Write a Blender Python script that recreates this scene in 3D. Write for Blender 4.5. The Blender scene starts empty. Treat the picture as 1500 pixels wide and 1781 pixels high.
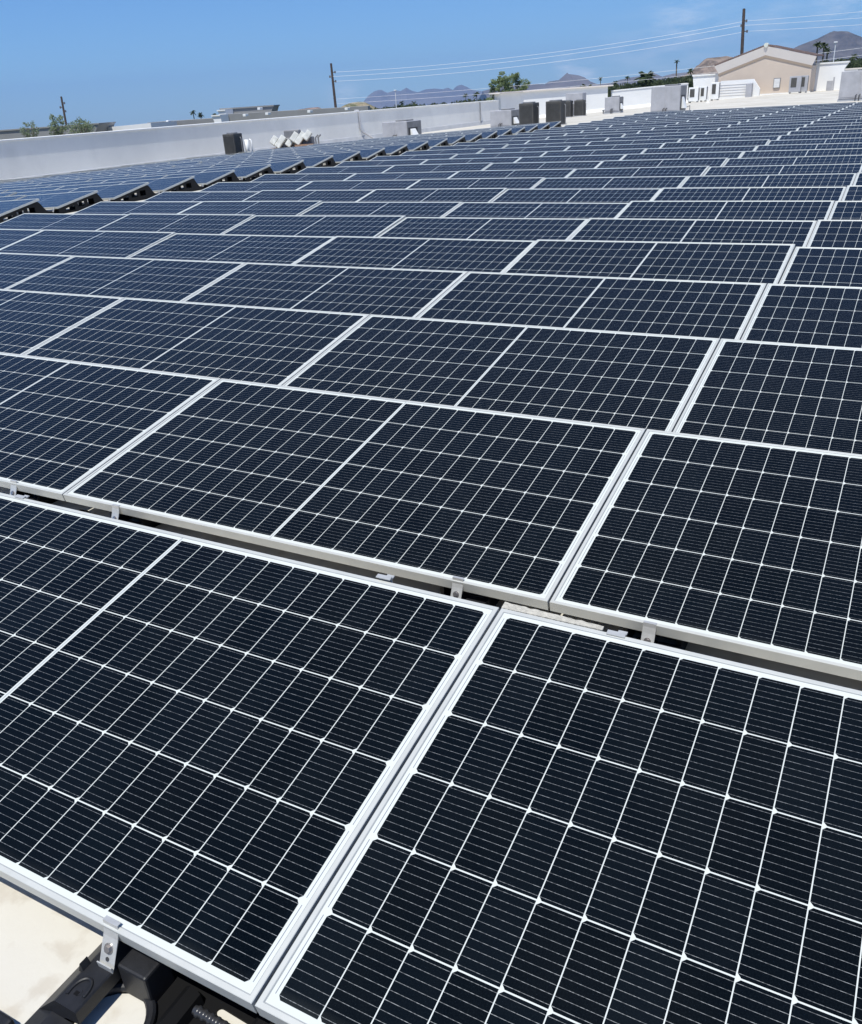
import bpy, bmesh, math, random
from mathutils import Vector, Matrix, noise
from mathutils.geometry import tessellate_polygon
random.seed(7)
C = bpy.context.scene.collection
scn = bpy.context.scene

# ------------------------------------------------------------------ camera
CAM = Vector((0.79314536, -0.66160296, 1.37097172))
RX = Vector((0.88172045, 0.4678842, -0.06044351))      # image right
RY = Vector((0.1558249, -0.40975903, -0.89878592))     # image down
RZ = Vector((-0.44529501, 0.78305933, -0.43420093))    # forward
F = 1494.85
cd = bpy.data.cameras.new('camera'); cam = bpy.data.objects.new('camera', cd); C.objects.link(cam)
cam.matrix_world = Matrix(((RX.x, -RY.x, -RZ.x, CAM.x), (RX.y, -RY.y, -RZ.y, CAM.y), (RX.z, -RY.z, -RZ.z, CAM.z), (0, 0, 0, 1)))
cd.sensor_fit = 'HORIZONTAL'; cd.sensor_width = 36; cd.lens = 36 * F / 1500
cd.clip_start = 0.05; cd.clip_end = 60000
scn.camera = cam
scn.render.resolution_x = 862; scn.render.resolution_y = 1024

# ------------------------------------------------------------------ light
SUN = Vector((0.03, -0.36, 0.93)).normalized()
EL = math.asin(SUN.z); ROT = math.atan2(SUN.x, SUN.y)
w = bpy.data.worlds.new('World'); scn.world = w; w.use_nodes = True
nt = w.node_tree; nt.nodes.clear()
def wn(t, **k):
    n = nt.nodes.new(t)
    for a, b in k.items(): setattr(n, a, b)
    return n
sky = wn('ShaderNodeTexSky', sky_type='NISHITA', sun_disc=False, sun_elevation=EL, sun_rotation=ROT, altitude=400, air_density=1.0, dust_density=0.25, ozone_density=3.5)
# the array plane leans 0.55 degrees against the true level: turn the sky with it
TL = 0.0100
axis_h = Vector((RZ.x, RZ.y, 0)).normalized()
tcs = wn('ShaderNodeTexCoord'); vrot = wn('ShaderNodeVectorRotate', rotation_type='AXIS_ANGLE')
vrot.inputs['Axis'].default_value = axis_h.cross(Vector((0, 0, 1))).normalized(); vrot.inputs['Angle'].default_value = TL
nt.links.new(tcs.outputs['Generated'], vrot.inputs['Vector']); nt.links.new(vrot.outputs[0], sky.inputs['Vector'])
bg = wn('ShaderNodeBackground'); bg.inputs['Strength'].default_value = 0.09
out = wn('ShaderNodeOutputWorld')
nt.links.new(bg.outputs[0], out.inputs[0])
def ray(x, y):
    return (RX * ((x - 750) / F) + RY * ((y - 890.5) / F) + RZ)
# thin wisps of cloud in a few places of the sky
geo = wn('ShaderNodeTexCoord')
mp = wn('ShaderNodeMapping'); mp.inputs['Scale'].default_value = (14, 14, 60)
nz = wn('ShaderNodeTexNoise'); nz.inputs['Scale'].default_value = 1.6; nz.inputs['Detail'].default_value = 7; nz.inputs['Roughness'].default_value = 0.62
nt.links.new(geo.outputs['Generated'], mp.inputs[0]); nt.links.new(mp.outputs[0], nz.inputs['Vector'])
acc = None
for (cx, cy, rad, amt) in ((1190, 50, 0.055, 0.42), (1100, 95, 0.05, 0.2), (600, 168, 0.03, 0.45), (985, 112, 0.018, 0.7), (1020, 128, 0.018, 0.6), (1470, 22, 0.04, 0.6), (1330, 60, 0.06, 0.25)):
    d = ray(cx, cy).normalized()
    dist = wn('ShaderNodeVectorMath', operation='DISTANCE'); dist.inputs[1].default_value = d
    nt.links.new(geo.outputs['Generated'], dist.inputs[0])
    mr = wn('ShaderNodeMapRange', interpolation_type='SMOOTHSTEP'); mr.inputs['From Min'].default_value = rad; mr.inputs['From Max'].default_value = 0
    mr.inputs['To Min'].default_value = 0; mr.inputs['To Max'].default_value = amt
    nt.links.new(dist.outputs['Value'], mr.inputs['Value'])
    if acc is None: acc = mr.outputs[0]
    else:
        ad = wn('ShaderNodeMath', operation='ADD'); nt.links.new(acc, ad.inputs[0]); nt.links.new(mr.outputs[0], ad.inputs[1]); acc = ad.outputs[0]
thr = wn('ShaderNodeMapRange'); thr.inputs['From Min'].default_value = 0.40; thr.inputs['From Max'].default_value = 0.66
nt.links.new(nz.outputs[0], thr.inputs['Value'])
ml = wn('ShaderNodeMath', operation='MULTIPLY', use_clamp=True); nt.links.new(acc, ml.inputs[0]); nt.links.new(thr.outputs[0], ml.inputs[1])
mx = wn('ShaderNodeMixRGB'); mx.inputs[2].default_value = (8.5, 9.2, 10.0, 1)
tint = wn('ShaderNodeMixRGB', blend_type='MULTIPLY'); tint.inputs[0].default_value = 1; tint.inputs[2].default_value = (0.49, 0.755, 1.10, 1)
nt.links.new(sky.outputs[0], tint.inputs[1])
nt.links.new(ml.outputs[0], mx.inputs[0]); nt.links.new(tint.outputs[0], mx.inputs[1]); nt.links.new(mx.outputs[0], bg.inputs['Color'])

sl = bpy.data.lights.new('sun', 'SUN'); sl.energy = 4.2; sl.angle = math.radians(0.5); sl.color = (1, 0.978, 0.905)
so = bpy.data.objects.new('sun', sl); C.objects.link(so); so.rotation_euler = SUN.to_track_quat('Z', 'Y').to_euler(); so.location = (0, 0, 30)
scn.view_settings.view_transform = 'Standard'; scn.view_settings.look = 'None'; scn.view_settings.exposure = 0.35; scn.view_settings.gamma = 1

# ------------------------------------------------------------------ helpers
def at(x, y, D):            # pixel of the 1500x1781 photo at depth D (m along the view axis) -> point
    return CAM + ray(x, y) * D
def atY(x, y, Y):
    d = ray(x, y); return CAM + d * ((Y - CAM.y) / d.y)
def pix(P):
    q = Vector(P) - CAM; z = q.dot(RZ)
    return (750 + F * q.dot(RX) / z, 890.5 + F * q.dot(RY) / z, z)
def roofz(x):
    return -0.12 - 0.0042 * x if x > -10.5 else -0.076 + 0.037 * (x + 10.5)

class MB:
    def __init__(s): s.v = []; s.f = []; s.mi = []; s.uv = {}
    def add(s, vs, fs, m=0, M=None):
        o = len(s.v)
        for p in vs:
            p = Vector(p); s.v.append(M @ p if M is not None else p)
        for f in fs: s.f.append([o + i for i in f]); s.mi.append(m)
        return s
    def box(s, a, b, m=0, M=None):
        x0, y0, z0 = a; x1, y1, z1 = b
        return s.add([(x0,y0,z0),(x1,y0,z0),(x1,y1,z0),(x0,y1,z0),(x0,y0,z1),(x1,y0,z1),(x1,y1,z1),(x0,y1,z1)],
              [(0,3,2,1),(4,5,6,7),(0,1,5,4),(1,2,6,5),(2,3,7,6),(3,0,4,7)], m, M)
    def bbox(s, a, b, r=0.01, m=0, M=None):   # box with bevelled edges
        bm = bmesh.new(); bmesh.ops.create_cube(bm, size=1)
        a = Vector(a); b = Vector(b); c = (a + b) / 2; d = b - a
        for v in bm.verts: v.co = Vector((v.co.x*d.x, v.co.y*d.y, v.co.z*d.z)) + c
        bmesh.ops.bevel(bm, geom=list(bm.edges), offset=r, segments=2, affect='EDGES', profile=0.5)
        bm.verts.index_update()
        s.add([v.co.copy() for v in bm.verts], [[v.index for v in f.verts] for f in bm.faces], m, M); bm.free(); return s
    def tube(s, pts, r, n=8, m=0, cap=True):
        pts = [Vector(p) for p in pts]; rs = r if isinstance(r, (list, tuple)) else [r] * len(pts)
        vs = []; fs = []
        prev = None
        for i, p in enumerate(pts):
            t = (pts[min(i+1, len(pts)-1)] - pts[max(i-1, 0)]).normalized()
            if prev is None:
                u = t.orthogonal().normalized()
            else:
                u = (prev - t * prev.dot(t)).normalized()
            prev = u; q = t.cross(u)
            for k in range(n):
                a = 2 * math.pi * k / n; vs.append(p + (u * math.cos(a) + q * math.sin(a)) * rs[i])
        for i in range(len(pts)-1):
            for k in range(n):
                fs.append((i*n+k, i*n+(k+1) % n, (i+1)*n+(k+1) % n, (i+1)*n+k))
        if cap: fs.append(tuple(range(n-1, -1, -1))); fs.append(tuple((len(pts)-1)*n + k for k in range(n)))
        return s.add(vs, fs, m)
    def prism(s, loops, axis_a, axis_b, m=0, M=None, axis='x'):
        """loops: [outer, hole, ...] of (p,q); extruded between axis_a and axis_b along axis"""
        def P(p, q, t):
            return {'x': (t, p, q), 'y': (p, t, q), 'z': (p, q, t)}[axis]
        flat = [pt for L in loops for pt in L]; n = len(flat)
        tris = tessellate_polygon([[Vector((p, q, 0)) for p, q in L] for L in loops])
        vs = [P(p, q, axis_a) for p, q in flat] + [P(p, q, axis_b) for p, q in flat]
        fs = [tuple(t) for t in tris] + [tuple(n + i for i in reversed(t)) for t in tris]
        o = 0
        for L in loops:
            k = len(L)
            for i in range(k): fs.append((o+i, o+(i+1) % k, n+o+(i+1) % k, n+o+i))
            o += k
        return s.add(vs, fs, m, M)
    def cyl(s, c, r, h, n=20, m=0, axis='z'):
        c = Vector(c); d = {'z': Vector((0,0,h)), 'y': Vector((0,h,0)), 'x': Vector((h,0,0))}[axis]
        return s.tube([c, c + d], r, n, m)
    def mesh(s, name, mats, smooth=False):
        me = bpy.data.meshes.new(name); me.from_pydata([tuple(v) for v in s.v], [], s.f)
        for m in (mats if isinstance(mats, (list, tuple)) else [mats]): me.materials.append(m)
        for p, i in zip(me.polygons, s.mi): p.material_index = i; p.use_smooth = smooth
        bm = bmesh.new(); bm.from_mesh(me); bmesh.ops.recalc_face_normals(bm, faces=bm.faces); bm.to_mesh(me); bm.free()
        return me
    def build(s, name, mats, parent=None, smooth=False):
        o = bpy.data.objects.new(name, s.mesh(name, mats, smooth)); C.objects.link(o)
        if parent is not None: o.parent = parent
        return o
def tag(o, label=None, cat=None, group=None, kind=None):
    if label: o['label'] = label
    if cat: o['category'] = cat
    if group: o['group'] = group
    if kind: o['kind'] = kind
    return o
def empty(name, loc=(0,0,0), rz=0, label=None, cat=None, group=None):
    o = bpy.data.objects.new(name, None); C.objects.link(o); o.location = loc; o.rotation_euler = (0, 0, rz); o.empty_display_size = 0.2
    return tag(o, label, cat, group)
def copy_tree(o, parent=None):
    c = o.copy(); C.objects.link(c)
    if parent is not None: c.parent = parent
    for ch in list(o.children): copy_tree(ch, c)
    return c

# ------------------------------------------------------------------ materials
def principled(name, col, rough=0.6, metal=0.0, noise_amt=0.0, noise_scale=8, bump=0.0, bump_scale=40, spec=0.5, col2=None, detail=6):
    m = bpy.data.materials.new(name); m.use_nodes = True; t = m.node_tree; b = t.nodes['Principled BSDF']
    b.inputs['Base Color'].default_value = (*col, 1); b.inputs['Roughness'].default_value = rough; b.inputs['Metallic'].default_value = metal
    b.inputs['Specular IOR Level'].default_value = spec
    tc = t.nodes.new('ShaderNodeTexCoord')
    if noise_amt > 0 or col2:
        n = t.nodes.new('ShaderNodeTexNoise'); n.inputs['Scale'].default_value = noise_scale; n.inputs['Detail'].default_value = detail; n.inputs['Roughness'].default_value = 0.6
        t.links.new(tc.outputs['Object'], n.inputs['Vector'])
        r = t.nodes.new('ShaderNodeValToRGB')
        c2 = col2 if col2 else tuple(c * (1 - noise_amt) for c in col)
        c1 = col if col2 else tuple(min(1, c * (1 + noise_amt * 0.5)) for c in col)
        r.color_ramp.elements[0].position = 0.35; r.color_ramp.elements[0].color = (*c2, 1)
        r.color_ramp.elements[1].position = 0.65; r.color_ramp.elements[1].color = (*c1, 1)
        t.links.new(n.outputs['Fac'], r.inputs[0]); t.links.new(r.outputs[0], b.inputs['Base Color'])
    if bump > 0:
        n2 = t.nodes.new('ShaderNodeTexNoise'); n2.inputs['Scale'].default_value = bump_scale; n2.inputs['Detail'].default_value = 5
        t.links.new(tc.outputs['Object'], n2.inputs['Vector'])
        bp = t.nodes.new('ShaderNodeBump'); bp.inputs['Strength'].default_value = bump; bp.inputs['Distance'].default_value = 0.02
        t.links.new(n2.outputs['Fac'], bp.inputs['Height']); t.links.new(bp.outputs[0], b.inputs['Normal'])
    return m
M_alu = principled('anodised_aluminium', (0.54, 0.545, 0.51), 0.42, 0.2, 0.06, 12)
M_clamp = principled('bright_aluminium', (0.55, 0.55, 0.53), 0.35, 0.4, 0.1, 60)
M_bolt = principled('steel_bolt', (0.45, 0.42, 0.4), 0.3, 0.9)
M_plastic = principled('black_plastic', (0.014, 0.0145, 0.017), 0.48, 0, 0.3, 30, 0.06, 300, spec=0.35)
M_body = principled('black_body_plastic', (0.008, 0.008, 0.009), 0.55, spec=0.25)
M_plastic_shade = principled('shade_black_plastic', (0.004, 0.004, 0.0045), 0.7, spec=0.15)  # same black plastic, darker: shade in the hollow foot put into the colour
M_hose = principled('black_conduit', (0.03, 0.03, 0.032), 0.28)
M_white = principled('white_stucco', (0.80, 0.80, 0.785), 0.85, 0, 0.05, 0.6, 0.3, 25)
M_shade = principled('pale_grey_stucco', (0.83, 0.82, 0.785), 0.85, 0, 0.07, 0.35, 0.3, 25)
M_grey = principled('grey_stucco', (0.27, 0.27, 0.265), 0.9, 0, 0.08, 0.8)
def stain(m, sc, amt, col):
    t = m.node_tree; b = t.nodes['Principled BSDF']; src = b.inputs['Base Color'].links[0].from_socket
    g = t.nodes.new('ShaderNodeTexCoord'); mp_ = t.nodes.new('ShaderNodeMapping'); mp_.inputs['Scale'].default_value = sc; n = t.nodes.new('ShaderNodeTexNoise'); n.inputs['Scale'].default_value = 1; n.inputs['Detail'].default_value = 8; n.inputs['Roughness'].default_value = .65
    t.links.new(g.outputs['Object'], mp_.inputs[0]); t.links.new(mp_.outputs[0], n.inputs['Vector'])
    r = t.nodes.new('ShaderNodeMapRange'); r.inputs['From Min'].default_value = .52; r.inputs['From Max'].default_value = .72; r.inputs['To Max'].default_value = amt
    t.links.new(n.outputs['Fac'], r.inputs['Value']); mx_ = t.nodes.new('ShaderNodeMixRGB'); mx_.inputs[2].default_value = (*col, 1)
    t.links.new(r.outputs[0], mx_.inputs[0]); t.links.new(src, mx_.inputs[1]); t.links.new(mx_.outputs[0], b.inputs['Base Color'])
stain(M_shade, (1.2, .45, .35), .30, (.50, .50, .49)); stain(M_white, (.7, .7, 2.2), .14, (.6, .59, .56))
M_flash = principled('grey_flashing', (0.42, 0.43, 0.45), 0.7, 0, 0.12, 1.5)
M_tan = principled('tan_stucco', (0.58, 0.485, 0.40), 0.9, 0, 0.05, 0.8, 0.2, 30)
M_cream = principled('cream_trim', (0.72, 0.66, 0.60), 0.85, 0, 0.03, 1)
M_tile = principled('brown_roof_tile', (0.19, 0.135, 0.12), 0.85, 0, 0.35, 6)
M_acgrey = principled('light_grey_enamel', (0.40, 0.40, 0.42), 0.55, 0, 0.12, 2.5)
stain(M_acgrey, (3, 3, .8), .35, (.3, .29, .28))
M_acdark = principled('dark_brown_grey_enamel', (0.075, 0.072, 0.066), 0.6, 0, 0.2, 4)
M_acside = principled('weathered_grey_metal', (0.22, 0.22, 0.225), 0.6, 0, 0.2, 3)
M_dark = principled('dark_grille', (0.035, 0.035, 0.037), 0.6)
M_wood = principled('creosoted_wood', (0.045, 0.032, 0.027), 0.9, 0, 0.4, 3)
M_wire = principled('pale_wire', (0.85, 0.86, 0.88), 0.5, 0.0)
M_ins = principled('grey_insulator', (0.16, 0.16, 0.17), 0.5)
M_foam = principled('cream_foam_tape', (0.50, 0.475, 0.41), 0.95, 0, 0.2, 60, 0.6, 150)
M_hoodw = principled('white_enamel', (0.82, 0.82, 0.8), 0.5, 0, 0.08, 3)
M_hood = principled('weathered_white_metal', (0.60, 0.60, 0.56), 0.6, 0, 0.2, 5)
M_rust = principled('rusty_brown', (0.33, 0.2, 0.13), 0.9, 0, 0.3, 6)
M_bark = principled('tree_bark', (0.16, 0.13, 0.09), 0.95, 0, 0.3, 8)
M_lampw = principled('white_lamp_paint', (0.75, 0.76, 0.78), 0.5)

def leafmat(name, a, b):
    m = bpy.data.materials.new(name); m.use_nodes = True; t = m.node_tree; p = t.nodes['Principled BSDF']; p.inputs['Roughness'].default_value = 0.7
    g = t.nodes.new('ShaderNodeTexCoord'); n = t.nodes.new('ShaderNodeTexNoise'); n.inputs['Scale'].default_value = 1.2; n.inputs['Detail'].default_value = 4
    t.links.new(g.outputs['Object'], n.inputs['Vector'])
    r = t.nodes.new('ShaderNodeValToRGB'); r.color_ramp.elements[0].position = 0.38; r.color_ramp.elements[1].position = 0.62
    r.color_ramp.elements[0].color = (*a, 1); r.color_ramp.elements[1].color = (*b, 1)
    t.links.new(n.outputs['Fac'], r.inputs[0]); t.links.new(r.outputs[0], p.inputs['Base Color'])
    tl_ = t.nodes.new('ShaderNodeBsdfTranslucent'); t.links.new(r.outputs[0], tl_.inputs[0]); ms = t.nodes.new('ShaderNodeMixShader'); ms.inputs[0].default_value = .55
    t.links.new(p.outputs[0], ms.inputs[1]); t.links.new(tl_.outputs[0], ms.inputs[2]); t.links.new(ms.outputs[0], t.nodes['Material Output'].inputs[0])
    return m
M_leaf = leafmat('olive_green_leaves', (0.22, 0.28, 0.13), (0.36, 0.42, 0.22))
M_leafpale = leafmat('pale_green_leaves', (0.24, 0.30, 0.18), (0.38, 0.43, 0.28))
M_palm = leafmat('palm_fronds', (0.03, 0.05, 0.022), (0.08, 0.11, 0.04))
M_hedge = leafmat('dark_foliage', (0.035, 0.055, 0.025), (0.13, 0.16, 0.075))

# roof coating: cream elastomeric, stained
def roofmat():
    m = bpy.data.materials.new('cream_roof_coating'); m.use_nodes = True; t = m.node_tree; b = t.nodes['Principled BSDF']; L = t.links
    tc = t.nodes.new('ShaderNodeTexCoord')
    def noise_n(scale, det=6, dist=0.0):
        n = t.nodes.new('ShaderNodeTexNoise'); n.inputs['Scale'].default_value = scale; n.inputs['Detail'].default_value = det; n.inputs['Distortion'].default_value = dist
        L.new(tc.outputs['Object'], n.inputs['Vector']); return n
    n1 = noise_n(0.35); n2 = noise_n(14, 8, 0.2); n3 = noise_n(2.2, 7, 0.5)
    r = t.nodes.new('ShaderNodeValToRGB'); r.color_ramp.elements[0].color = (0.47, 0.44, 0.375, 1); r.color_ramp.elements[1].color = (0.57, 0.545, 0.485, 1)
    r.color_ramp.elements[0].position = 0.3; r.color_ramp.elements[1].position = 0.6
    L.new(n1.outputs['Fac'], r.inputs[0])
    r2 = t.nodes.new('ShaderNodeValToRGB'); r2.color_ramp.elements[0].position = 0.36; r2.color_ramp.elements[1].position = 0.46
    r2.color_ramp.elements[0].color = (0.82, 0.78, 0.74, 1); r2.color_ramp.elements[1].color = (1, 1, 1, 1)
    L.new(n2.outputs['Fac'], r2.inputs[0])
    r3 = t.nodes.new('ShaderNodeValToRGB'); r3.color_ramp.elements[0].position = 0.3; r3.color_ramp.elements[1].position = 0.44
    r3.color_ramp.elements[0].color = (0.86, 0.81, 0.76, 1); r3.color_ramp.elements[1].color = (1, 1, 1, 1)
    L.new(n3.outputs['Fac'], r3.inputs[0])
    m1 = t.nodes.new('ShaderNodeMixRGB'); m1.blend_type = 'MULTIPLY'; m1.inputs[0].default_value = 0.7; L.new(r.outputs[0], m1.inputs[1]); L.new(r2.outputs[0], m1.inputs[2])
    m2 = t.nodes.new('ShaderNodeMixRGB'); m2.blend_type = 'MULTIPLY'; m2.inputs[0].default_value = 0.8; L.new(m1.outputs[0], m2.inputs[1]); L.new(r3.outputs[0], m2.inputs[2])
    L.new(m2.outputs[0], b.inputs['Base Color']); b.inputs['Roughness'].default_value = 0.8
    bp = t.nodes.new('ShaderNodeBump'); bp.inputs['Strength'].default_value = 0.25; bp.inputs['Distance'].default_value = 0.01
    L.new(n2.outputs['Fac'], bp.inputs['Height']); L.new(bp.outputs[0], b.inputs['Normal'])
    return m
M_roof = roofmat()

# ---- photovoltaic laminate: everything in metres of the panel's own UV map
PW, PD, LIP = 2.094, 1.038, 0.011
def pvmat():
    m = bpy.data.materials.new('solar_cell_laminate'); m.use_nodes = True; t = m.node_tree; b = t.nodes['Principled BSDF']; L = t.links
    uv = t.nodes.new('ShaderNodeUVMap'); uv.uv_map = 'UVMap'
    sp = t.nodes.new('ShaderNodeSeparateXYZ'); L.new(uv.outputs[0], sp.inputs[0])
    def M(op, *a, clamp=False):
        n = t.nodes.new('ShaderNodeMath'); n.operation = op; n.use_clamp = clamp
        for i, x in enumerate(a):
            if isinstance(x, (int, float)): n.inputs[i].default_value = x
            else: L.new(x, n.inputs[i])
        return n.outputs[0]
    U, V = sp.outputs[0], sp.outputs[1]
    p = 0.0845; q = (PD - 0.047) / 6
    xm = M('ABSOLUTE', M('SUBTRACT', U, PW / 2))
    xi = M('DIVIDE', M('SUBTRACT', xm, 0.006), p); lx = M('MULTIPLY', M('FRACT', xi), p)
    vi = M('DIVIDE', M('SUBTRACT', V, 0.0235), q); ly = M('MULTIPLY', M('FRACT', vi), q)
    outer = M('SUBTRACT', M('SUBTRACT', p, lx), 0.0011)
    dx = M('MINIMUM', M('SUBTRACT', lx, 0.0011), outer)
    dy = M('SUBTRACT', M('MINIMUM', ly, M('SUBTRACT', q, ly)), 0.0015)
    inside = M('MULTIPLY', M('MULTIPLY', M('GREATER_THAN', xi, 0), M('LESS_THAN', xi, 12)), M('MULTIPLY', M('GREATER_THAN', vi, 0), M('LESS_THAN', vi, 6)))
    cell = M('MULTIPLY', inside, M('MULTIPLY', M('GREATER_THAN', dx, 0), M('MULTIPLY', M('GREATER_THAN', dy, 0), M('GREATER_THAN', M('ADD', outer, dy), 0.0066))))
    bs = q / 10
    bd = M('MULTIPLY', M('ABSOLUTE', M('SUBTRACT', M('FRACT', M('DIVIDE', ly, bs)), 0.5)), bs)
    bus = M('MULTIPLY', cell, M('LESS_THAN', bd, 0.00042))
    # glints along the wires
    nzz = t.nodes.new('ShaderNodeTexNoise'); nzz.inputs['Scale'].default_value = 160; nzz.inputs['Detail'].default_value = 2
    L.new(uv.outputs[0], nzz.inputs['Vector'])
    # cell to cell tone
    cid = t.nodes.new('ShaderNodeCombineXYZ'); L.new(M('ADD', M('FLOOR', M('DIVIDE', M('SUBTRACT', U, 0.027), p)), 0), cid.inputs[0]); L.new(M('FLOOR', vi), cid.inputs[1])
    oi = t.nodes.new('ShaderNodeObjectInfo'); L.new(M('MULTIPLY', oi.outputs['Random'], 53.0), cid.inputs[2])
    wnz = t.nodes.new('ShaderNodeTexWhiteNoise'); wnz.noise_dimensions = '3D'; L.new(cid.outputs[0], wnz.inputs['Vector'])
    ramp = t.nodes.new('ShaderNodeValToRGB'); e = ramp.color_ramp.elements
    e[0].position = 0; e[0].color = (0.0006, 0.0014, 0.0022, 1); e[1].position = 1; e[1].color = (0.0018, 0.0034, 0.0052, 1)
    L.new(wnz.outputs['Value'], ramp.inputs[0])
    # fine grain of the textured silicon / fingers
    gr = t.nodes.new('ShaderNodeTexNoise'); gr.inputs['Scale'].default_value = 330; gr.inputs['Detail'].default_value = 3; gr.inputs['Roughness'].default_value = 0.75
    L.new(uv.outputs[0], gr.inputs['Vector'])
    gm = t.nodes.new('ShaderNodeMapRange'); gm.inputs['From Min'].default_value = 0.45; gm.inputs['From Max'].default_value = 0.8; gm.inputs['To Max'].default_value = 1.0
    L.new(gr.outputs['Fac'], gm.inputs['Value'])
    mg = t.nodes.new('ShaderNodeMixRGB'); L.new(M('MULTIPLY', gm.outputs[0], 0.5), mg.inputs[0]); L.new(ramp.outputs[0], mg.inputs[1]); mg.inputs[2].default_value = (0.008, 0.0125, 0.015, 1)
    # backsheet with ribbons
    rib = M('MULTIPLY', M('GREATER_THAN', xm, 1.0255), M('MULTIPLY', M('LESS_THAN', xm, 1.0272), M('MULTIPLY', M('GREATER_THAN', dy, 0.006), M('LESS_THAN', M('ABSOLUTE', M('SUBTRACT', V, PD/2)), PD/2-0.02))))
    cen = M('MULTIPLY', M('LESS_THAN', xm, 0.0022), M('GREATER_THAN', xm, 0.0008))
    edge = M('ADD', M('GREATER_THAN', xm, PW/2 - LIP - .0017), M('GREATER_THAN', M('ABSOLUTE', M('SUBTRACT', V, PD/2)), PD/2 - LIP - .0017), clamp=True)
    rb = M('ADD', rib, M('ADD', cen, M('MULTIPLY', edge, 0.7)), clamp=True)
    bk = t.nodes.new('ShaderNodeMixRGB'); bk.inputs[1].default_value = (0.56, 0.585, 0.555, 1); bk.inputs[2].default_value = (0.20, 0.21, 0.24, 1); L.new(rb, bk.inputs[0])
    c1 = t.nodes.new('ShaderNodeMixRGB'); L.new(cell, c1.inputs[0]); L.new(bk.outputs[0], c1.inputs[1]); L.new(mg.outputs[0], c1.inputs[2])
    bc = t.nodes.new('ShaderNodeMixRGB'); bc.inputs[1].default_value = (0.12, 0.125, 0.125, 1); bc.inputs[2].default_value = (0.36, 0.37, 0.36, 1)
    bz = t.nodes.new('ShaderNodeMapRange'); bz.inputs['From Min'].default_value = 0.4; bz.inputs['From Max'].default_value = 0.62; L.new(nzz.outputs['Fac'], bz.inputs['Value']); L.new(bz.outputs[0], bc.inputs[0])
    c2 = t.nodes.new('ShaderNodeMixRGB'); L.new(bus, c2.inputs[0]); L.new(c1.outputs[0], c2.inputs[1]); L.new(bc.outputs[0], c2.inputs[2])
    # thin dust, more along the low edge
    dn = t.nodes.new('ShaderNodeTexNoise'); dn.inputs['Scale'].default_value = 3.2; dn.inputs['Detail'].default_value = 8; dn.inputs['Roughness'].default_value = 0.7
    tg = t.nodes.new('ShaderNodeTexCoord'); 
    va = t.nodes.new('ShaderNodeVectorMath'); va.operation = 'ADD'; L.new(uv.outputs[0], va.inputs[0])
    cx = t.nodes.new('ShaderNodeCombineXYZ'); L.new(M('MULTIPLY', oi.outputs['Random'], 91.0), cx.inputs[2]); L.new(cx.outputs[0], va.inputs[1]); L.new(va.outputs[0], dn.inputs['Vector'])
    df = M('MULTIPLY', M('SUBTRACT', dn.outputs['Fac'], 0.30, clamp=True), M('ADD', M('ADD', 0.006, M('MULTIPLY', oi.outputs['Random'], 0.014)), M('MULTIPLY', M('SUBTRACT', 1.0, M('DIVIDE', V, 0.045), clamp=True), 0.22)))
    c3 = t.nodes.new('ShaderNodeMixRGB'); L.new(df, c3.inputs[0]); L.new(c2.outputs[0], c3.inputs[1]); c3.inputs[2].default_value = (0.36, 0.375, 0.34, 1)
    L.new(c3.outputs[0], b.inputs['Base Color'])
    b.inputs['Roughness'].default_value = 0.45; b.inputs['Specular IOR Level'].default_value = 0.0
    L.new(M('MULTIPLY', bus, 0.55), b.inputs['Metallic'])
    b.inputs['Coat Weight'].default_value = 1.0; b.inputs['Coat IOR'].default_value = 1.25
    L.new(M('ADD', M('MULTIPLY', dn.outputs['Fac'], 0.10), 0.06), b.inputs['Coat Roughness'])
    return m
M_pv = pvmat()

# ------------------------------------------------------------------ roof deck (what everything stands on), ground far below
def poly_obj(name, outline, zf, mat, split=None, kind='structure', thick=0.0):
    bm = bmesh.new(); vs = [bm.verts.new((x, y, 0)) for x, y in outline]; bm.faces.new(vs)
    if split is not None:
        bmesh.ops.bisect_plane(bm, geom=list(bm.verts)+list(bm.edges)+list(bm.faces), plane_co=(split, 0, 0), plane_no=(1, 0, 0))
    for v in bm.verts: v.co.z = zf(v.co.x)
    bmesh.ops.recalc_face_normals(bm, faces=bm.faces)
    if sum(f.normal.z for f in bm.faces) < 0: bmesh.ops.reverse_faces(bm, faces=bm.faces)
    me = bpy.data.meshes.new(name); bm.to_mesh(me); bm.free(); me.materials.append(mat)
    o = bpy.data.objects.new(name, me); C.objects.link(o); tag(o, kind=kind); return o
WL = [(-34.0, 10.0), (-29.2, 67.0)]                      # long low parapet on the left
WC = (-28.6, 70.0); W1 = (-17.7, 79.9)
poly_obj('roof_deck', [(-34.2, 6), (-33.9, 12), (-29.1, 68), (-28.5, 70.3), (-17.6, 80.2), (-17.6, 84.5), (30, 84.5), (30, -12), (-34.2, -12)], roofz, M_roof, split=-10.5)
GZ = -7.0
def gz_at(P):
    return GZ - TL * max(0.0, P[0] * axis_h.x + P[1] * axis_h.y)
gmat = principled('desert_ground', (0.22, 0.18, 0.12), 0.95, 0, 0, 0.004, col2=(0.10, 0.12, 0.06))
mb = MB(); gv = []
for s_ in (-12000, 12000):
    for t_ in (-3000, 0, 12000):
        p_ = Vector((-axis_h.y, axis_h.x, 0)) * s_ + axis_h * t_; p_.z = gz_at(p_); gv.append(p_)
mb.add(gv, [(0, 1, 4, 3), (1, 2, 5, 4)]); tag(mb.build('ground', gmat), kind='structure')

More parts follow.
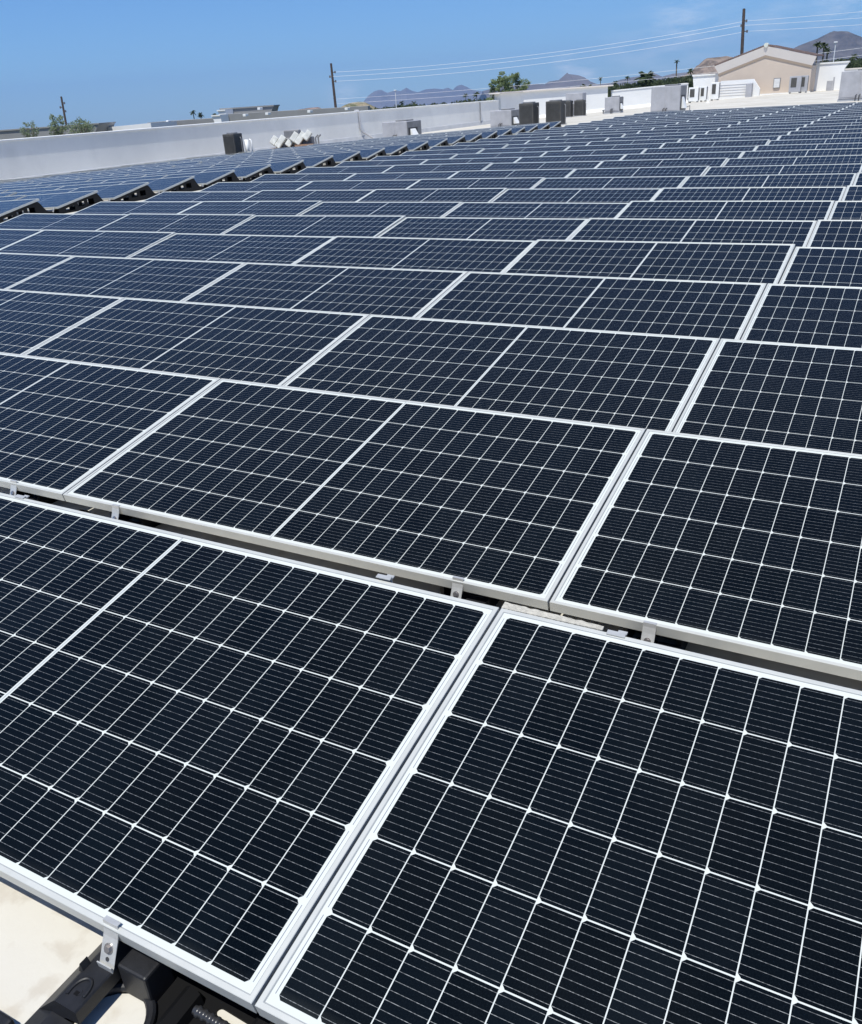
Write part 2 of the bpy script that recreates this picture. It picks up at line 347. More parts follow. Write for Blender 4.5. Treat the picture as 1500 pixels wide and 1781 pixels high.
# ------------------------------------------------------------------ solar panels
def frame_mb(M=None, mb=None, m=0, simple=False):
    mb = mb or MB()
    if simple: prof = [(0, -.035), (0, 0), (LIP, 0), (LIP, -.004)]
    else: prof = [(0.024, -.033), (0.024, -.035), (0, -.035), (0, -.0012), (.0012, 0), (LIP-.0012, 0), (LIP, -.0012), (LIP, -.0055)]
    n = len(prof); vs = []
    for cx, cy, sx, sy in ((0, 0, 1, 1), (PW, 0, -1, 1), (PW, PD, -1, -1), (0, PD, 1, -1)):
        for o, z in prof: vs.append((cx + sx * o, cy + sy * o, z))
    fs = []
    for k in range(4):
        for i in range(n-1):
            a = k*n+i; b2 = ((k+1) % 4)*n+i
            fs.append((a, b2, b2+1, a+1))
    return mb.add(vs, fs, m, M)
def glass_mesh(name, mats):
    me = bpy.data.meshes.new(name); l = LIP - .0005
    vs = [(l, l, -.0028), (PW-l, l, -.0028), (PW-l, PD-l, -.0028), (l, PD-l, -.0028), (l, l, -.0075), (PW-l, l, -.0075), (PW-l, PD-l, -.0075), (l, PD-l, -.0075)]
    me.from_pydata(vs, [], [(0, 1, 2, 3), (7, 6, 5, 4), (0, 4, 5, 1), (1, 5, 6, 2), (2, 6, 7, 3), (3, 7, 4, 0)])
    for m in mats: me.materials.append(m)
    uvl = me.uv_layers.new(name='UVMap')
    for lp in me.loops: uvl.data[lp.index].uv = (vs[lp.vertex_index][0], vs[lp.vertex_index][1])
    me.polygons[1].material_index = 1
    return me
TILT = 0.17883
def panel_matrix(P, a):
    X = Vector(a).normalized(); Y = Vector((0, math.cos(TILT), math.sin(TILT))); Y = (Y - X * Y.dot(X)).normalized(); Z = X.cross(Y)
    return Matrix(((X.x, Y.x, Z.x, P[0]), (X.y, Y.y, Z.y, P[1]), (X.z, Y.z, Z.z, P[2]), (0, 0, 0, 1)))
M_back = principled('white_backsheet', (0.7, 0.7, 0.7), 0.7)
me_frame = frame_mb().mesh('frame', M_alu)
me_frame_far = frame_mb(simple=True).mesh('frame', M_alu)
me_glass = glass_mesh('glass', [M_pv, M_back])
GM = 'solar panels in the main array'; GL = 'solar panels beyond the walkway'
av = Vector((2.10063, -0.00883, -0.00868)); bv = Vector((0.00468, 1.38697, -0.00032))
DX = [0.023, 0.004, -0.002, 0.008, -0.006, -0.003, 0.007, 0.001, 0.001, -0.01, -0.008, -0.01, -0.013, -0.009, -0.006, -0.004, -0.002, -0.002, 0.002, 0.004, 0.004, 0.003, 0.004, 0.003, 0.003, 0.004, 0.003, 0.004, 0.003]
DY = [-0.014, 0.005, 0.015, -0.002, 0.005, -0.007, 0.008, 0.003, -0.001, -0.003, -0.002, -0.002, -0.003, -0.002, -0.001, -0.001] + [0.0] * 13
DZ = [0.026, 0.002, -0.005, -0.0, 0.004, -0.001, -0.005, -0.01, -0.004, -0.006, -0.004, -0.005, -0.003, -0.004, -0.001, -0.001, 0.001, 0.001, 0.001, 0.001, 0.002, 0.002, 0.002, 0.001, 0.002, 0.003, 0.002, 0.002, 0.002]
def ordn(n): return '%d%s' % (n, 'th' if 10 <= n % 100 <= 20 else {1: 'st', 2: 'nd', 3: 'rd'}.get(n % 10, 'th'))
cand = []
def consider(P, a, info):
    M = panel_matrix(P, a); pts = [M @ Vector(c) for c in ((0, 0, 0), (PW, 0, 0), (PW, PD, 0), (0, PD, 0))]
    q = [pix(p) for p in pts]
    if min(z for _, _, z in q) < 0.15: vis = max(z for _, _, z in q) > 0.5; area = 1e9
    else:
        xs = [a_ for a_, _, _ in q]; ys = [b_ for _, b_, _ in q]
        vis = max(xs) > -10 and min(xs) < 1510 and max(ys) > 0 and min(ys) < 1790
        area = abs(sum(q[i][0]*q[(i+1) % 4][1] - q[(i+1) % 4][0]*q[i][1] for i in range(4))) / 2
    if vis: cand.append((area, M, info))
def main_P(c, r): return c * av + r * bv + Vector((DX[r], DY[r], DZ[r]))
for r in range(29):
    for c in range(-5, 4):
        consider(main_P(c, r), av, ('m', r, c))
al = Vector((2.112, -0.023, 0.078)); bl = Vector((-0.011, 1.387, -0.003))
OL = Vector((-13.308, 10.557, 0.141)) - Vector((0, PD * math.cos(TILT), PD * math.sin(TILT)))
LCOLS = {k: (9 if k <= 9 else 8 if k <= 16 else 7 if k <= 18 else 6 if k == 19 else 5) for k in range(-2, 21)}
def left_P(m, k): return OL - (m + 1) * al + k * bl
for k in range(-2, 21):
    for m in range(LCOLS[k]): consider(left_P(m, k), al, ('l', k, m))
cand.sort(key=lambda t: -t[0])
print('panels in view', len(cand))
far = []
protos = {}
COLN = {-1: 'first', -2: 'second', -3: 'third', -4: 'fourth', -5: 'fifth', 0: 'first', 1: 'second', 2: 'third', 3: 'fourth'}
for i, (area, M, (kind, r, c)) in enumerate(cand):
    if i >= 300: far.append((M, kind)); continue
    o = bpy.data.objects.new('solar_panel', None); C.objects.link(o); o.matrix_world = M; o.empty_display_size = 0.2
    near = kind == 'm' and r < 8
    if kind == 'l' or r > 3:
        rr_ = random.Random(r * 37 + c * 5 + (900 if kind == 'l' else 0)); o.matrix_world = M @ Matrix.Rotation(math.radians(rr_.gauss(0, .28)), 4, 'X') @ Matrix.Rotation(math.radians(rr_.gauss(0, .14)), 4, 'Y')
    fo = bpy.data.objects.new('frame', me_frame if near else me_frame_far); C.objects.link(fo); fo.parent = o
    go = bpy.data.objects.new('laminate', me_glass); C.objects.link(go); go.parent = o
    if kind == 'm':
        row = 'nearest row' if r == 0 else ordn(r + 1) + ' row from the camera'
        side = 'left' if c < 0 else 'right'
        lab = 'black solar panel, %s, %s %s of the bottom centre seam' % (row, COLN[c], side)
        if c == -5: lab = 'black solar panel at the walkway end of the %s' % row
        tag(o, lab, 'solar panel', GM)
    else:
        where = 'at the walkway edge' if c == 0 else '%s in from the walkway' % ordn(c + 1)
        tag(o, 'bluish solar panel across the walkway, %s row back, %s' % (ordn(r + 3), where), 'solar panel', GL)
# all the rest, the smallest in the picture, as one object
vs = []; fs = []; mi = []; uvs = []
tmp = MB()
for M, k in far: frame_mb(M, tmp, 0, True)
nf = len(tmp.f); l = LIP - .0005
if far:
    for M, k in far:
        o = len(tmp.v)
        for x, y in ((l, l), (PW-l, l), (PW-l, PD-l), (l, PD-l)): tmp.v.append(M @ Vector((x, y, -.0028)))
        tmp.f.append([o, o+1, o+2, o+3]); tmp.mi.append(1)
    me = bpy.data.meshes.new('far_solar_panels'); me.from_pydata([tuple(v) for v in tmp.v], [], tmp.f)
    me.materials.append(M_alu); me.materials.append(M_pv)
    for p_, i in zip(me.polygons, tmp.mi): p_.material_index = i
    uvl = me.uv_layers.new(name='UVMap'); cs = ((l, l), (PW-l, l), (PW-l, PD-l), (l, PD-l))
    for p_ in me.polygons:
        if p_.material_index == 1:
            for j, li in enumerate(p_.loop_indices): uvl.data[li].uv = cs[j]
    o = bpy.data.objects.new('far_solar_panels', me); C.objects.link(o)
    tag(o, 'the farthest rows of solar panels, small and closely overlapping', 'solar panels', None, 'stuff')

# ------------------------------------------------------------------ black plastic mounts under the panels
def mount_body():
    t = math.tan(TILT); u = lambda y: y * t - 0.041
    mb = MB()
    outer = [(.032, -.15), (.032, u(.032)), (.25, u(.25)), (.6, u(.6)), (.96, u(.96)), (1.0, u(1.0) - .004), (1.04, .095), (1.08, .04), (1.13, -.02), (1.17, -.05), (1.25, -.055), (1.27, -.075), (1.27, -.153)]
    holes = [[(.74, -.045), (.9, -.045), (.9, .055), (.74, .055)], [(.5, -.05), (.66, -.05), (.66, .03), (.5, .02)], [(.2, -.095), (.42, -.095), (.42, -.015), (.2, -.05)]]
    for x0, x1 in ((-.085, -.072), (.072, .085)):
        mb.prism([outer] + holes, x0, x1)
    mb.box((-.072, .11, -.112), (.072, 1.25, -.106))                 # floor
    # sloping cap between the cheeks
    capt = [(.032, u(.032)), (1.0, u(1.0) - .004), (1.04, .095), (1.08, .04), (1.13, -.02), (1.17, -.05), (1.25, -.055), (1.25, -.062), (1.16, -.058), (1.12, -.03), (1.07, .03), (1.03, .085), (.99, u(.99) - .014), (.032, u(.032) - .01)]
    mb.prism([capt], -.072, .072)
    return mb
def mount_front():
    mb = MB(); B = -.153
    wing = [(-.108, B), (-.104, B + .004), (-.043, -.088), (-.038, -.085), (.012, -.085), (.015, -.088), (.015, -.117), (-.02, -.122), (-.072, B)]
    mb.prism([wing], -.123, .05, axis='y')
    mb.prism([[(-.108, B), (-.104, B + .004), (-.060, -.128), (.012, -.128), (.012, B)]], -.26, -.1232, axis='y')
    ring = []
    for k in range(29):
        a = math.pi * (-0.05 + 1.2 * k / 28); ring.append((-.012 + .0175 * math.cos(a), -.092 + .027 * math.sin(a), -.0842))
    mb.tube(ring, .0036, 8)
    mb.cyl((-.012, -.092, -.0855), .0075, .0013, 16)
    mb.box((-.017, -.099, -.0855), (-.008, -.091, -.0838), 1)
    mb.prism([[(-.052, -.094), (-.036, -.086), (-.042, -.068)]], -.058, -.040, axis='y')
    # smooth plate right of the clamp
    mb.bbox((.018, -.027, B), (.090, .035, -.074), .005)
    # floor with the big rounded opening and the slot
    outer = [(-.05, -.30), (.42, -.30), (.42, .10), (-.05, .10)]
    def arc(cx, cy, rx, ry, a0, a1, n=10): return [(cx + rx * math.cos(math.radians(a0 + (a1 - a0) * i / n)), cy + ry * math.sin(math.radians(a0 + (a1 - a0) * i / n))) for i in range(n + 1)]
    hole = arc(.045, -.090, .068, .068, 178, 2) + arc(.045, -.150, .068, .04, -2, -178)
    slot = arc(.211, .021, .008, .008, 90, 270, 6) + arc(.276, .018, .007, .008, -90, 90, 6)
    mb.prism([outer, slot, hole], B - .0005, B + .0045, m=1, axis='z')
    # rim of the opening, rounded strap that closes it on the right
    rim = [(x, y, B + .010) for x, y in arc(.045, -.088, .074, .074, 150, -10, 16)] + [(.119, -.16, B + .010), (.110, -.2, B + .01)]
    mb.tube(rim, .010, 10)
    mb.bbox((-.34, -.40, B), (-.110, -.165, B + .03), .006)
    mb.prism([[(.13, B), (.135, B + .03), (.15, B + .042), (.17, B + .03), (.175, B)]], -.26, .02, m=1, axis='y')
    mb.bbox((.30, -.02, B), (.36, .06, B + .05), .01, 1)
    return mb
def clamp_mb():
    mb = MB()
    prof = [(.007, .0004), (-.003, .0004), (-.004, -.012), (-.010, -.030), (-.034, -.080), (-.037, -.072), (-.0395, -.072), (-.0380, -.087), (-.0080, -.031), (-.0015, -.013), (-.001, -.001), (.007, -.0009)]
    prof = [(y, z + .0014) for y, z in prof]
    mb.prism([prof], -.0185, .0185)
    return mb
def bolt_mb():
    n = Vector((0, -.9, .43)); c = Vector((0, -.0195, -.048)); mb = MB(); mb.tube([c, c + n * .002], .0105, 14); mb.tube([c + n * .002, c + n * .0065], .007, 6)
    c = Vector((0, -.0285, -.0665)); mb.tube([c, c + n * .0012], .0042, 10, 1); return mb
def clip_mb():
    mb = MB(); c, s = math.cos(TILT), math.sin(TILT)
    M = Matrix(((1, 0, 0, 0), (0, c, -s, 0), (0, s, c, 0), (0, 0, 0, 1)))
    mb.box((-.022, PD - .010, .0006), (.022, PD + .004, .003), 0, M); mb.box((-.02, PD + .001, -.04), (.02, PD + .004, .0026), 0, M); mb.box((.0, PD + .004, -.006), (.022, PD + .016, -.003), 0, M)
    return mb
me_body = mount_body().mesh('body', M_body); me_front = mount_front().mesh('front_foot', [M_plastic, M_plastic_shade])
me_clamp = clamp_mb().mesh('edge_clamp', M_clamp); me_bolt = bolt_mb().mesh('bolt', [M_bolt, M_dark]); me_clip = clip_mb().mesh('rear_clip', M_clamp)
def add_mount(P, label, group, full=True, detail=True):
    o = empty('panel_mount', P, 0, label, 'panel mount', group)
    for n, me in (('body', me_body),) + ((('front_foot', me_front),) if full else ()) + ((('edge_clamp', me_clamp),) if detail else ()) + ((('rear_clip', me_clip),) if detail and P[1] < .5 else ()):
        k = bpy.data.objects.new(n, me); C.objects.link(k); k.parent = o
        if n == 'edge_clamp':
            bo = bpy.data.objects.new('bolt', me_bolt); C.objects.link(bo); bo.parent = k
    return o
GMT = 'black panel mounts'
names_r = ['nearest', 'second', 'third', 'fourth']
for r in range(0, 3):
    for c in range(-4, 3):
        for sd, off in (('left', .30), ('right', PW - .30)):
            if r == 0 and c == -1 and sd == 'right': off = PW - .334
            P = main_P(c, r) + Vector((off, 0, 0)); q = pix(P); q2 = pix(P + Vector((0, PD, .18)))
            if q[2] < .2 or not ((-60 < q[0] < 1560 and q[1] < 1860) or (0 < q2[0] < 1500 and q2[1] < 1781)): continue
            cs = '%s %s of' % (COLN[c], 'left' if c < 0 else 'right')
            if r == 0 and c == -1 and sd == 'right':
                lab = 'black plastic mount with a bright clamp, in full view at the lower left corner'
            else:
                lab = 'black mount, %s row, %s end of panel %s bottom centre seam' % (names_r[r], sd, cs)
            add_mount(P, lab, GMT, True, True)
for k in range(-2, 21):
    P = left_P(0, k) + al.normalized() * (PW - .10)
    q = pix(P + Vector((0, .9, .1)))
    if q[0] < -60: continue
    add_mount(P, 'black mount showing at the walkway under the end of the %s row' % ordn(k + 3), 'black mounts along the walkway', False, k < 6)

# corrugated conduit under the near edge
mb = MB(); pts = []; rs = []
for i in range(120):
    x = -0.165 + i * 0.0022; s_ = max(0, (x + .165)); pts.append((x + .05, -.016 + .012 * math.sin(x * 9), -.074 - .02 * math.sin(x * 14 + 1)))
    rs.append(.0105 if (i // 3) % 2 else .008)
mb.tube(pts, rs, 14); tag(mb.build('cable_conduit', M_hose, smooth=True), 'ribbed black conduit beneath the near panel edge at bottom left', 'conduit')
# torn foam tape along a high edge in the middle of the picture
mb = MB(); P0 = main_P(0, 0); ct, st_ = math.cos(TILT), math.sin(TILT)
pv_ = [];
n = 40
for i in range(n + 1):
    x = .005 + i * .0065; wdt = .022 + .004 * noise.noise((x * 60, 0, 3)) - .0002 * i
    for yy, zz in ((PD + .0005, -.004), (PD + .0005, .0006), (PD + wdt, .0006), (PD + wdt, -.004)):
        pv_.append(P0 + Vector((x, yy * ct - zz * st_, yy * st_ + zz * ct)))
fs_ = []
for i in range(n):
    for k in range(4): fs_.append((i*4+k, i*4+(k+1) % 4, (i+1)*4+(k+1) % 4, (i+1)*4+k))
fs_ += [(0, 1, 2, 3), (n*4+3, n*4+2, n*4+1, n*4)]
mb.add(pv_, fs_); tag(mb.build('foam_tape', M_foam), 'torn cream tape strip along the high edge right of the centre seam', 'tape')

# ------------------------------------------------------------------ parapets of our own roof
def wall_seg(mb, A, B, zt, th=0.25, z0=-1.7, flare=0.0, m=0, zt2=None):
    A = Vector((*A, 0)); B = Vector((*B, 0)); d = (B - A).normalized(); nrm = Vector((d.y, -d.x, 0))   # towards the camera side
    zt2 = zt if zt2 is None else zt2
    vs = []
    for P, z in ((A, zt), (B, zt2)):
        for off, zz in ((0, z0), (0, z), (-th, z), (-th, z0)):
            vs.append(P + nrm * off + Vector((0, 0, zz)))
    return mb.add(vs, [(0, 1, 5, 4), (1, 2, 6, 5), (2, 3, 7, 6), (3, 0, 4, 7), (0, 3, 2, 1), (4, 5, 6, 7)], m)
def coping(mb, A, B, z, th=0.33, h=0.07, out=0.04, m=0, z2=None):
    A = Vector((*A, 0)); B = Vector((*B, 0)); d = (B - A).normalized(); nrm = Vector((d.y, -d.x, 0)); z2 = z if z2 is None else z2
    vs = []
    for P, zz in ((A, z), (B, z2)):
        for off, k in ((out, -h), (out, .0), (-th, .012), (-th, -h)):
            vs.append(P + nrm * off + Vector((0, 0, zz + k)))
    return mb.add(vs, [(0, 1, 5, 4), (1, 2, 6, 5), (2, 3, 7, 6), (3, 0, 4, 7), (0, 3, 2, 1), (4, 5, 6, 7)], m)
def cant(mb, A, B, h=0.26, o=0.14, m=0):
    A2 = Vector((*A, 0)); B2 = Vector((*B, 0)); d = (B2 - A2).normalized(); nrm = Vector((d.y, -d.x, 0)); vs = []
    for P in (A2, B2):
        z = roofz(P.x)
        for off, k in ((o, z - .02), (.03, z + h), (.0, z + h + .015), (0, z - .02)): vs.append(P + nrm * off + Vector((0, 0, k)))
    return mb.add(vs, [(0, 1, 5, 4), (1, 2, 6, 5), (2, 3, 7, 6), (0, 3, 2, 1), (4, 5, 6, 7)], m)
# left, in the shade
root = empty('parapet_wall', (-31.5, 38, 0), 0, 'long low parapet wall along the left edge of the roof, in shade', 'wall')
def child(o, root): o.parent = root; o.matrix_parent_inverse = Matrix.Translation(root.location).inverted(); return o
mb = MB(); wall_seg(mb, WL[0], WL[1], .80); child(mb.build('wall_face', M_shade), root)
mb = MB(); coping(mb, WL[0], WL[1], .845, h=.05); child(mb.build('coping', M_white), root)
mb = MB(); cant(mb, WL[0], WL[1]); child(mb.build('base_flashing', M_flash), root)
# taller corner block: return in shade, front in the sun, flaring cornice
rd = (Vector((*W1, 0)) - Vector((*WC, 0))).normalized()
root = empty('corner_parapet', (WC[0], WC[1], 0), 0, 'taller white parapet at the roof corner behind the dark air conditioners', 'wall')
e1 = Vector((*WC, 0)) + rd * 7.5
mb = MB(); wall_seg(mb, (-29.1, 67.2), WC, 1.28, th=.6); wall_seg(mb, WC, (e1.x, e1.y), 1.28, th=.6)
child(mb.build('wall_face', M_white), root)
mb = MB(); coping(mb, (-29.12, 66.7), (WC[0] + .05, WC[1]), 1.36, th=.8, h=.09, out=.16); coping(mb, (WC[0], WC[1] - .02), (e1.x + .3, e1.y + .28), 1.37, th=.8, h=.09, out=.16)
child(mb.build('coping', M_cream), root)
mb = MB(); cant(mb, (-29.1, 67.2), WC); cant(mb, WC, W1, .2); child(mb.build('base_flashing', M_white), root)
root = empty('parapet_wall', (-22, 76, 0), 0, 'bright white low parapet in front of the hedge', 'wall')
mb = MB(); wall_seg(mb, (e1.x + .3, e1.y + .28), W1, .90, zt2=1.07); child(mb.build('wall_face', M_white), root)
mb = MB(); coping(mb, (e1.x + .31, e1.y + .29), W1, .95, z2=1.12, h=.06); child(mb.build('coping', M_white), root)
# drain pipe down the left wall
mb = MB(); def_x = -30.6
P0 = Vector((-30.72, 49, .86)); mb.tube([P0 + Vector((-.25, 0, .03)), P0 + Vector((.02, 0, .03)), P0 + Vector((.06, 0, -.05)), P0 + Vector((.07, .0, -1.0)), P0 + Vector((.16, .1, -1.2)), P0 + Vector((.62, .55, -1.6)), P0 + Vector((.75, .6, -1.63))], .055, 8)
tag(mb.build('drain_pipe', M_acgrey, smooth=True), 'grey pipe running over the shaded parapet and bending to the roof', 'pipe')
mb = MB(); P0 = Vector((-29.42, 64.0, .80)); mb.tube([P0 + Vector((.03, 0, 0)), P0 + Vector((.03, 0, -1.6))], .035, 6)
tag(mb.build('conduit_pipe', M_acside), 'thin straight conduit down the far end of the shaded parapet', 'pipe')

# gable building
Y0 = 79.2
def gp(x, y, Y=Y0): return atY(x, y, Y)
root = empty('gable_building', gp(1330, 160), 0, 'tan stucco building with low gable and deep cream cornice', 'building')
def gch(o): return child(o, root)
gl = gp(1251, 128); gr_ = gp(1413, 113.5); gpk = gp(1332, 95.5)
mb = MB(); zb = -.6
front = [(gl.x, zb), (gr_.x, zb), (gr_.x, gr_.z), (gpk.x, gpk.z), (gl.x, gl.z)]
win = gp(1346, 135.5); win2 = gp(1358, 152.5)
mb.prism([front], Y0, Y0 + 5.4, axis='y'); gch(mb.build('wall', M_tan))
# cornice: flares outwards and upwards
tl = gp(1243, 115, Y0 - .14); tp = gp(1333, 79.5, Y0 - .14); tr = gp(1420.5, 97.5, Y0 - .14)
bl_ = gl + Vector((-.02, -.03, .0)); bp_ = gpk + Vector((0, -.03, 0)); br_ = gr_ + Vector((.02, -.03, 0))
mb = MB(); dz = Vector((0, 0, -.12))
ring0 = [bl_ + dz, bp_ + dz, br_ + dz]; ring1 = [bl_, bp_, br_]; ring2 = [tl, tp, tr]; ring3 = [p + Vector((0, 14.8, 0)) for p in ring2]
vs = ring0 + ring1 + ring2
mb.add([bl_, bp_, br_, tl, tp, tr, tl + Vector((0, .5, 0)), tp + Vector((0, .5, 0)), tr + Vector((0, .5, 0)), bl_ + Vector((0, .028, 0)), bp_ + Vector((0, .028, 0)), br_ + Vector((0, .028, 0))],
       [(0, 1, 4, 3), (1, 2, 5, 4), (3, 4, 7, 6), (4, 5, 8, 7), (0, 3, 6, 9), (2, 11, 8, 5), (9, 6, 7, 10), (10, 7, 8, 11), (0, 9, 10, 1), (1, 10, 11, 2)])
gch(mb.build('cornice', M_cream))
mb = MB(); b1 = .17
mb.add([bl_ + Vector((-.02, -.01, -.0)), bp_ + Vector((0, -.01, -.0)), br_ + Vector((.02, -.01, 0)), br_ + Vector((.02, -.01, -b1)), bp_ + Vector((0, -.01, -b1)), bl_ + Vector((-.02, -.01, -b1)),
        bl_ + Vector((-.02, .027, -.0)), bp_ + Vector((0, .027, -.0)), br_ + Vector((.02, .027, 0)), br_ + Vector((.02, .027, -b1)), bp_ + Vector((0, .027, -b1)), bl_ + Vector((-.02, .027, -b1))],
       [(0, 1, 4, 5), (1, 2, 3, 4), (5, 4, 10, 11), (4, 3, 9, 10), (0, 5, 11, 6), (2, 8, 9, 3), (0, 6, 7, 1), (1, 7, 8, 2)])
gch(mb.build('frieze_band', principled('brown_band', (0.33, 0.26, 0.2), 0.9)))
# tiled roof
rf = MB(); up = Vector((0, 0, .06)); rows = 26
for (A, B) in ((tl, tp), (tp, tr)):
    d = (B - A); A2 = A + Vector((0, .1, 0)); B2 = B + Vector((0, .1, 0))
    n = Vector((-d.z, 0, d.x)).normalized()
    rf.add([A2 + n * .02, B2 + n * .02, B2 + n * .07, A2 + n * .07] + [p + Vector((0, 5.5, 0)) for p in (A2 + n * .02, B2 + n * .02, B2 + n * .07, A2 + n * .07)],
           [(0, 1, 2, 3), (3, 2, 6, 7), (0, 4, 5, 1), (0, 3, 7, 4), (1, 5, 6, 2), (4, 7, 6, 5)])
    for k in range(rows):
        t0 = (k + .5) / rows; P = A2 + d * t0 + n * .06
        rf.tube([P + Vector((0, -.05, .02)), P + Vector((0, 5.5, .02))], .06, 6)
gch(rf.build('tiled_roof', M_tile))
mb = MB(); mb.tube([tp + Vector((0, -.06, .06)), tp + Vector((0, .5, .06))], .16, 12); gch(mb.build('ridge_cap', principled('pale_ridge_tile', (.6, .62, .55), .8)))
mb = MB(); a = gp(1345, 153.5); b_ = gp(1359, 135); mb.box((a.x, Y0 - .05, a.z), (b_.x, Y0 + .02, b_.z)); wv = mb.build('louvre_vent', M_acside); gch(wv)
lv = MB()
for k in range(7):
    z = a.z + .06 + (b_.z - a.z - .1) * k / 7; lv.box((a.x + .05, Y0 - .1, z), (b_.x - .05, Y0 - .055, z + (b_.z - a.z) / 7 * .72))
s_ = lv.build('slats', M_hoodw); s_.parent = wv
mb = MB(); a = gp(1311, 153); mb.box((gl.x, Y0 - .12, zb), (gr_.x + .1, Y0 - .01, a.z - .45)); gch(mb.build('plinth', M_white))
# white block left of the gable, stepping up from the low parapet
a = gp(1206, 133, 80.0); b_ = gp(1250, 129.5, 80.0)
root = empty('white_parapet', (a.x, 80, 0), 0, 'white stepped parapet with flared end left of the tan gable', 'wall')
mb = MB(); x0 = gp(1213, 140, 80.0).x
mb.prism([[(x0, -1), (gl.x - .02, -1), (gl.x - .02, a.z + .02), (a.x, a.z + .02), (a.x, a.z - .1)]], 80.0, 83.0, axis='y'); child(mb.build('wall_face', M_white), root)
mb = MB(); mb.box((a.x - .06, 79.93, a.z + .021), (gl.x - .02, 83, a.z + .12)); child(mb.build('coping', M_hoodw), root)
# low white wall running in front of the gable's left half with a sloped end
root = empty('low_white_wall', (gl.x, 78, 0), 0, 'low white wall with a sloping end in front of the tan gable wall', 'wall')
mb = MB(); A = atY(1254, 141.5, 78.0); B = atY(1309, 137, 78.0); E_ = atY(1322, 154, 78.0)
mb.prism([[(A.x, -.3), (E_.x, -.3), (E_.x, E_.z), (B.x + .1, B.z), (A.x, B.z)]], 78.0, 78.3, axis='y'); child(mb.build('wall_face', M_white), root)
mb = MB(); 
for k in range(5): mb.box((A.x, 77.97, .05 + .19 * k), (B.x, 77.995, .06 + .19 * k))
child(mb.build('joint_lines', M_cream), root)
mb = MB(); a = atY(1298, 163, 77.6); b_ = atY(1310, 144, 77.6); mb.bbox((a.x, 77.3, -.25), (b_.x, 77.9, b_.z), .03); tag(mb.build('meter_cabinet', M_acgrey), 'grey cabinet at the sloped end of the low white wall', 'cabinet')
# right of the gable: recessed wall, gets the gable's shadow
root = empty('white_parapet', (gr_.x, 82, 0), 0, 'white parapet with flared top to the right of the tan gable', 'wall')
YR = 82.3; A = atY(1405, 112, YR); B = atY(1470, 108.5, YR); Bt = atY(1477, 106.5, YR); Bb = atY(1470, 118, YR)
mb = MB(); mb.prism([[(A.x, -1), (Bb.x, -1), (Bb.x, Bb.z), (Bt.x, B.z), (A.x, B.z)]], YR, YR + .6, axis='y'); child(mb.build('wall_face', M_white), root)
mb = MB(); mb.box((A.x, YR - .06, B.z + .001), (Bt.x + .06, YR + .7, B.z + .11)); child(mb.build('coping', M_hoodw), root)
root = empty('parapet_wall', (0, 82, 0), 0, 'low white parapet running out of frame at the upper right', 'wall')
A = atY(1469, 121, YR); B = atY(1640, 104, YR)
mb = MB(); mb.prism([[(Bb.x + .01, -1), (14, -1), (14, A.z), (Bb.x + .01, A.z)]], YR + .05, YR + .5, axis='y'); child(mb.build('wall_face', M_white), root)
mb = MB(); mb.box((Bb.x + .02, YR - .03, A.z + .001), (14, YR + .55, A.z + .08)); child(mb.build('coping', M_cream), root)

# ------------------------------------------------------------------ roof-top machines
def base_pt(x, y, D, zoff=0.0):
    P = at(x, y, D); return Vector((P.x, P.y, roofz(P.x) + zoff))
def condenser(P, w_, d_, h_, label, rz=0.0):
    o = empty('condenser_unit', P, rz, label, 'air conditioner', 'dark condenser units')
    mb = MB(); mb.bbox((-w_/2, -d_/2, .05), (w_/2, d_/2, h_), .03); mb.build('casing', M_acdark, o)
    mb = MB(); nl = int(h_ / .05)
    for k in range(nl):
        z = .1 + k * (h_ - .18) / nl
        mb.box((-w_/2 + .05, -d_/2 - .012, z), (w_/2 - .05, -d_/2 - .001, z + .022)); mb.box((w_/2 + .001, -d_/2 + .05, z), (w_/2 + .012, d_/2 - .05, z + .022))
    mb.build('coil_louvres', M_acdark, o)
    mb = MB(); mb.cyl((0, 0, h_ - .005), min(w_, d_) * .42, .05, 24); mb.build('fan_top', M_acside, o)
    mb = MB(); mb.tube([(w_/2 + .06, d_*.2, .0), (w_/2 + .06, d_*.2, h_ * .8), (w_/2 - .0, d_*.2, h_ * .85)], .025, 8); mb.build('pipe', M_acside, o)
    mb = MB(); mb.box((-w_/2 - .05, -d_/2 - .05, 0), (w_/2 + .05, d_/2 + .05, .048)); mb.build('pad', M_flash, o)
    return o
